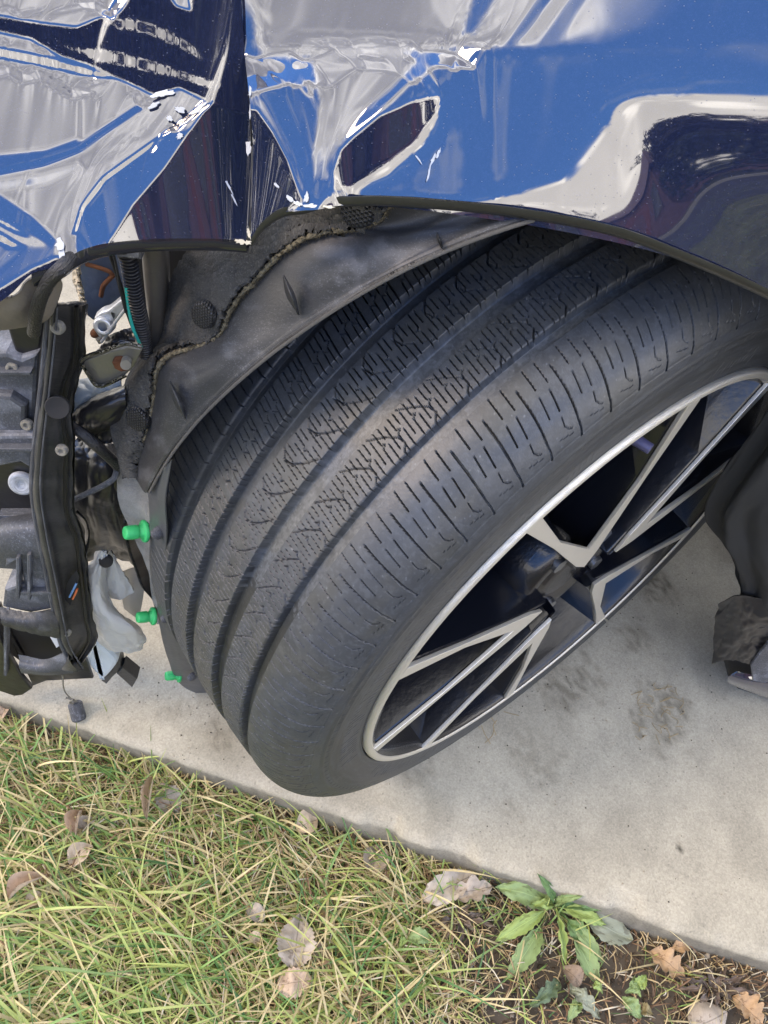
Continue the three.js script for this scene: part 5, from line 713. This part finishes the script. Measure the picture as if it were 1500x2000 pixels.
// [root px, tip px, width px, height above soil, colour, shape, label]
const DEAD = [
  [[287, 1602], [301, 1515], 30, 0.03, tan, { curl: 1.5, lift: 0.012, teeth: 8 }, 'narrow pale curled leaf standing edge-up in the grass near the slab'],
  [[345, 1590], [312, 1532], 52, 0.018, grey, { curl: 0.2, wav: 0.006, teeth: 7 }, 'rounded grey-brown leaf beside the narrow upright curled leaf'],
  [[146, 1636], [160, 1582], 34, 0.03, pink, { curl: 1.3, lift: 0.01 }, 'pinkish curled leaf in the grass, left of a pair'],
  [[158, 1628], [188, 1600], 30, 0.026, grey, { curl: 0.9, lift: 0.008 }, 'greyish curled leaf half under the pinkish curled one'],
  [[578, 1622], [620, 1600], 46, 0.014, tan, { curl: 0.25, round: 1.1 }, 'squarish tan leaf against the slab edge under the tyre'],
  [[572, 1894], [586, 1786], 80, 0.026, grey, { curl: 0.16, teeth: 11, wav: 0.008 }, 'large grey-brown toothed leaf lying flat in the middle of the grass'],
  [[540, 1925], [614, 1914], 56, 0.028, pink, { curl: -0.15, teeth: 9, wav: 0.007 }, 'tan toothed leaf just below the large grey-brown leaf'],
  [[515, 1800], [480, 1766], 32, 0.022, grey, { curl: 0.4 }, 'small grey leaf left above the large grey-brown leaf'],
  [[508, 1838], [486, 1826], 24, 0.02, tan, { curl: 0.4 }, 'very small tan leaf left of the large grey-brown leaf'],
  [[18, 1756], [92, 1708], 36, 0.034, pink, { curl: 1.2, lift: 0.014 }, 'long rolled pinkish leaf at the left edge of the grass'],
  [[50, 1766], [92, 1752], 32, 0.022, tan, { curl: 0.4 }, 'tan leaf scrap under the long rolled pinkish leaf'],
  [[138, 1692], [182, 1652], 46, 0.026, tan, { curl: 0.5, wav: 0.005 }, 'crinkled beige leaf above the long rolled pinkish leaf'],
  [[824, 1760], [930, 1706], 58, 0.02, [0.58, 0.51, 0.42], { curl: 0.2, wav: 0.006, teeth: 7 }, 'large pale grey leaf by the slab left of the green weed'],
  [[884, 1750], [962, 1732], 46, 0.024, grey, { curl: 0.4, wav: 0.006, lobes: 3 }, 'crumpled grey leaf overlapping the large pale grey leaf by the slab'],
  [[0, 1408], [22, 1376], 36, 0.02, pink, { curl: 0.5 }, 'pinkish leaf at the top left corner of the lawn'],
  [[608, 1880], [648, 1848], 44, 0.014, brown, { curl: 0.3 }, 'brown leaf tucked behind the large grey-brown leaf'],
  [[1268, 1858], [1338, 1912], 50, 0.014, orange, { curl: 0.3, lobes: 4, wav: 0.005 }, 'orange-brown lobed leaf on bare soil beside the slab'],
  [[1312, 1852], [1346, 1846], 26, 0.012, orange, { curl: 0.3, lobes: 2 }, 'small orange leaf right beside the slab edge'],
  [[1430, 1946], [1490, 2004], 52, 0.014, orange, { curl: 0.3, lobes: 4, wav: 0.005 }, 'orange-brown lobed leaf in the bottom right corner'],
  [[1350, 2010], [1420, 1976], 70, 0.02, [0.5, 0.43, 0.35], { curl: -0.3 }, 'pale broad leaf cut by the bottom edge at right'],
  [[1134, 1924], [1098, 1888], 38, 0.012, [0.3, 0.22, 0.15], { curl: 0.3 }, 'brown leaf lying under the green weed'],
  [[724, 1706], [742, 1650], 52, 0.012, [0.4, 0.33, 0.25], { curl: 0.3, wav: 0.005 }, 'dull tan leaf in the thatch at the slab edge'],
];
{
  let k = 0; for (const [a, b, w, h, c, o, label] of DEAD) { k++; const A = G(...a, SOIL + h), B = G(...b, SOIL + h), mid = A.clone().lerp(B, 0.5), per = FOCAL / mid.clone().sub(CAM).dot(CF); tag(mesh('dead_leaf', leafGeo(A, B, w / per * 1.08, { ...o, seed: k }), dryMat(c)), label, 'dead leaf', 'dead leaves in the lawn'); }
}
function plant(name, label, root, leaves, category = 'weed') {
  const base = G(...root, SOIL + 0.004), t = thing(name, label, category, base); let k = 0;
  for (const [from, to, w, h0, h1, c, o = {}] of leaves) { k++; const A = G(...from, SOIL + h0), B = G(...to, SOIL + h1), per = FOCAL / A.clone().lerp(B, 0.5).sub(CAM).dot(CF), g = leafGeo(A, B, w / per, { lift: 0.008, curl: 0.12, wav: 0.0045, teeth: 6, seed: k + root[0], ...o }); g.translate(-base.x, -base.y, -base.z); mesh('leaf', g, greenMat(c), t); }
  return t;
}
const lf = [0.27, 0.38, 0.15], lg = [0.33, 0.45, 0.13], dk = [0.13, 0.24, 0.08], gg = [0.3, 0.33, 0.24];
plant('weed', 'green broad-leaved rosette weed growing against the slab edge', [1080, 1768], [
  [[1080, 1766], [968, 1732], 56, 0.012, 0.03, lf, { stalk: 0.12, round: 0.7 }], [[1080, 1764], [1050, 1706], 20, 0.016, 0.06, dk], [[1082, 1766], [1138, 1750], 20, 0.016, 0.055, lf], [[1084, 1766], [1192, 1778], 22, 0.014, 0.03, dk],
  [[1084, 1770], [1184, 1806], 34, 0.014, 0.024, lg, { stalk: 0.2 }], [[1080, 1770], [968, 1838], 36, 0.014, 0.026, lg, { stalk: 0.2, round: 1 }], [[1070, 1790], [992, 1912], 46, 0.006, 0.014, lf, { stalk: 0.2, round: 1 }], [[1084, 1770], [1104, 1884], 22, 0.016, 0.04, lg, { stalk: 0.25, lobes: 3 }],
  [[1090, 1780], [1236, 1836], 62, 0.006, 0.012, gg, { stalk: 0.35, round: 1 }], [[1088, 1780], [1168, 1924], 44, 0.006, 0.014, lf, { stalk: 0.4, round: 1 }], [[1086, 1776], [1150, 1850], 40, 0.008, 0.016, [0.16, 0.27, 0.08], { stalk: 0.35 }], [[1080, 1768], [1034, 1768], 22, 0.014, 0.03, lg], [[1088, 1772], [1178, 1880], 30, 0.008, 0.015, lf, { stalk: 0.3 }]]);
plant('small_weed', 'grey-green jagged small weed low in the bottom edge beside the broad-leaved weed', [1100, 1918], [
  [[1092, 1916], [1034, 1968], 34, 0.006, 0.012, [0.13, 0.19, 0.1], { lobes: 4 }], [[1108, 1922], [1172, 1990], 34, 0.006, 0.012, gg, { lobes: 4 }], [[1128, 1950], [1108, 1996], 24, 0.006, 0.012, lf], [[1106, 1930], [1160, 1960], 22, 0.006, 0.012, gg, { lobes: 3 }]]);
plant('clover', 'small bright green clover patch on the bare soil right of the broad-leaved weed', [1236, 1930], [
  [[1236, 1930], [1262, 1904], 26, 0.01, 0.02, lg, { round: 1.2 }], [[1234, 1932], [1222, 1938], 18, 0.01, 0.02, lf, { round: 1.2 }], [[1236, 1934], [1252, 1946], 16, 0.01, 0.016, lg, { round: 1.2 }], [[1230, 1928], [1240, 1908], 18, 0.012, 0.02, lf, { round: 1.2 }], [[1214, 1948], [1252, 1988], 34, 0.006, 0.012, lf, { round: 1 }], [[1160, 1926], [1176, 1940], 20, 0.008, 0.016, lg, { round: 1.2 }], [[1246, 1970], [1276, 1982], 26, 0.004, 0.01, [0.3, 0.25, 0.12]]], 'clover');
const pur = [0.16, 0.13, 0.11], pu2 = [0.2, 0.15, 0.12];
plant('withered_rosette', 'withered grey-purple rosette on bare soil near the right end of the lawn', [1384, 1934], [[1330, 1880], [1372, 1872], [1416, 1886], [1450, 1918], [1478, 1940], [1440, 1960], [1400, 1976], [1356, 1964], [1318, 1932], [1310, 1906], [1462, 1900]].map(([x, y], i) => [[1384, 1934], [x, y], 17, 0.008, 0.014, i % 2 ? pur : pu2, { lobes: 4, curl: 0.5 }]));
plant('withered_rosette', 'withered brown rosette in thatch left of the broad-leaved weed', [892, 1796], [[850, 1770], [880, 1758], [920, 1764], [946, 1786], [934, 1824], [902, 1846], [866, 1836], [840, 1806], [970, 1810]].map(([x, y], i) => [[892, 1796], [x, y], 15, 0.01, 0.014, i % 2 ? pur : [0.24, 0.18, 0.13], { lobes: 3, curl: 0.5 }]));
plant('leafy_weed', 'pale green round-leaved weed in the grass left of the withered brown rosette', [800, 1830], [[[790, 1826], [845, 1836], 34, 0.02, 0.026, lf, { round: 1 }], [[790, 1828], [770, 1806], 20, 0.02, 0.026, lg], [[790, 1830], [780, 1850], 18, 0.016, 0.02, lg]]);

// ------------------------------------------------------------------ the street behind the photographer, seen only mirrored in the paint
function tree(x, z, h, spread, label, seed, leafC, group) {
  srand(seed); const t = thing('tree', label, 'tree', V(x, SOIL, z), group), limbs = [], clumps = [];
  const up = V(rr(-0.05, 0.05), 1, rr(-0.05, 0.05)), top = up.clone().multiplyScalar(h * 0.42);
  const tg = cyl(V(0, -0.1, 0), top, h * 0.028, h * 0.018, 10, false); mesh('trunk', tg, std({ color: rgb(0.07, 0.055, 0.045), roughness: 1, bumpMap: GRAIN, bumpScale: 0.02 }), t);
  for (let i = 0; i < 11; i++) { const a = i * 2.4 + rr(-0.3, 0.3), s = top.clone().multiplyScalar(rr(0.6, 1)), e = s.clone().add(V(Math.cos(a) * spread * rr(0.4, 0.8), h * rr(0.15, 0.45), Math.sin(a) * spread * rr(0.4, 0.8))); limbs.push(cyl(s, e, h * 0.01, h * 0.004, 6, false)); for (let k = 0; k < 5; k++) clumps.push(s.clone().lerp(e, rr(0.5, 1.15)).add(V(rr(-0.5, 0.5), rr(-0.3, 0.5), rr(-0.5, 0.5)))); }
  mesh('limb', limbs, std({ color: rgb(0.07, 0.055, 0.045), roughness: 1 }), t);
  const pos = []; for (const c of clumps) { const r = rr(0.35, 0.8) * spread * 0.32; for (let k = 0; k < 110; k++) { const p = V(rr(-1, 1), rr(-1, 1), rr(-1, 1)); if (p.length() > 1) continue; p.multiplyScalar(r).add(c); const a = V(rr(-1, 1), rr(-1, 1), rr(-1, 1)).normalize(), b = a.clone().cross(V(rr(-1, 1), rr(-1, 1), rr(-1, 1))).normalize(), s = rr(0.09, 0.18); pos.push(...p.clone().addScaledVector(a, s).toArray(), ...p.clone().addScaledVector(b, s * 0.6).toArray(), ...p.clone().addScaledVector(a, -s).toArray()); } }
  const g = new THREE.BufferGeometry(); g.setAttribute('position', new THREE.Float32BufferAttribute(pos, 3)); g.computeVertexNormals(); mesh('crown', g, std({ color: rgb(...leafC), roughness: 0.8, side: THREE.DoubleSide }), t);
}
let far = 0; const farTrees = [[-2.2, 9, 3.2], [-4.8, 9.2, 3.3], [-6.8, 8.8, 3.4], [-8.6, 8, 3.2], [0.5, 10, 3.2], [-9, 9, 3.2], [-6.5, 11, 3.4], [-1.2, 10.2, 3.3], [-3.6, 9.6, 3.0], [1.9, 13.5, 3.8], [-12, 7, 3.6], [-15, 10, 4.6], [-11.5, 14, 4.0], [-5.6, 17, 4.8], [2.2, 16, 4.4], [4.6, 14.5, 3.9], [7.2, 15, 4.9], [9.6, 12.5, 4.2], [12, 10, 4.6], [14.5, 7, 4.4], [0.2, 19, 5.2], [-18, 6, 4.8]];
for (const [x, z, h] of farTrees) { far++; tree(x, z, h, h * 0.5, 'dark autumn tree across the street behind the photographer', 500 + far * 13, far % 3 ? [0.05, 0.045, 0.035] : [0.06, 0.065, 0.03], 'trees across the street'); }
{ // low brown house
  const h = thing('house', 'low brown brick house across the street behind the photographer', 'house', V(5.6, SOIL, 9.4));
  const bx = (w, hh, d, x, y, z) => { const g = new THREE.BoxGeometry(w, hh, d); g.translate(x, y, z); return g; };
  const BR = texture(256, (u, v) => { const r = v * 16, row = Math.floor(r), c = u * 8 + (row % 2) * 0.5, m = Math.min(r - row, c - Math.floor(c)) < 0.08, k = 0.8 + 0.4 * hash(row, Math.floor(c) % 8, 6); return m ? L3(0.16, 0.14, 0.13) : L3(0.2 * k, 0.105 * k, 0.095 * k); }, true);
  mesh('wall', metric(bx(6, 2.4, 5, 0, 1.2, 2.5)), std({ map: rep(BR, 1), roughness: 0.95 }), h);
  const rs = new THREE.Shape(); rs.moveTo(-0.5, 2.4); rs.lineTo(2.5, 3.6); rs.lineTo(5.5, 2.4); const rg = new THREE.ExtrudeGeometry(rs, { depth: 6.8, bevelEnabled: false }); rg.rotateY(-Math.PI / 2); rg.translate(3.4, 0.005, 0); mesh('roof', rg, std({ color: rgb(0.17, 0.11, 0.11), roughness: 0.9, bumpMap: GRAIN, bumpScale: 0.02 }), h);
  for (const x of [-2, 1.8]) { const w = mesh('window', [bx(1.3, 0.08, 0.08, x, 1.9, -0.02), bx(1.3, 0.08, 0.08, x, 0.9, -0.02), bx(0.08, 1, 0.08, x - 0.62, 1.4, -0.02), bx(0.08, 1, 0.08, x + 0.62, 1.4, -0.02)], std({ color: rgb(0.1, 0.07, 0.06), roughness: 0.6 }), h); mesh('pane', bx(1.16, 0.92, 0.02, x, 1.4, -0.012), phy({ color: rgb(0.02, 0.025, 0.03), roughness: 0.05 }), w); }
  const d = mesh('door', bx(0.95, 2.05, 0.06, -0.1, 1.03, -0.02), std({ color: rgb(0.2, 0.06, 0.04), roughness: 0.5 }), h); mesh('handle', bx(0.03, 0.14, 0.05, 0.25, 1.0, -0.07), M.steel, d);
}

{ // clipped hedge, out of view, added to darken the reflections
  srand(900); const pos = [], h = thing('added_hedge', 'dark clipped evergreen hedge, unseen, put in for dark reflections', 'added_hedge', V(0, SOIL, 8.2));
  for (let i = 0; i < 16000; i++) { const p = V(rr(-12, 12), Math.sqrt(rnd()) * 1.35 + 0.12 * noise(i * 0.01, 2, 3), rr(-0.45, 0.45)); p.z += 0.03 * p.x * 0; if (p.x > 2.1 && p.x < 9.2) continue; const a = V(rr(-1, 1), rr(-1, 1), rr(-1, 1)).normalize(), b = a.clone().cross(V(rr(-1, 1), rr(-1, 1), rr(-1, 1))).normalize(), s = rr(0.06, 0.13); pos.push(...p.clone().addScaledVector(a, s).toArray(), ...p.clone().addScaledVector(b, s * 0.7).toArray(), ...p.clone().addScaledVector(a, -s).toArray()); }
  const g = new THREE.BufferGeometry(); g.setAttribute('position', new THREE.Float32BufferAttribute(pos, 3)); g.computeVertexNormals(); mesh('foliage', g, std({ color: rgb(0.03, 0.04, 0.025), roughness: 0.8, side: THREE.DoubleSide }), h);
  const st = []; for (let x = -11.7; x < 12; x += 0.6) if (!(x > 2 && x < 9.3)) st.push(cyl(V(x, -0.05, 0), V(x + 0.05, 1, 0.03), 0.03, 0.015, 6, false)); mesh('stem', st, std({ color: rgb(0.07, 0.055, 0.045), roughness: 1 }), h);
}

renderer.render(scene, camera);
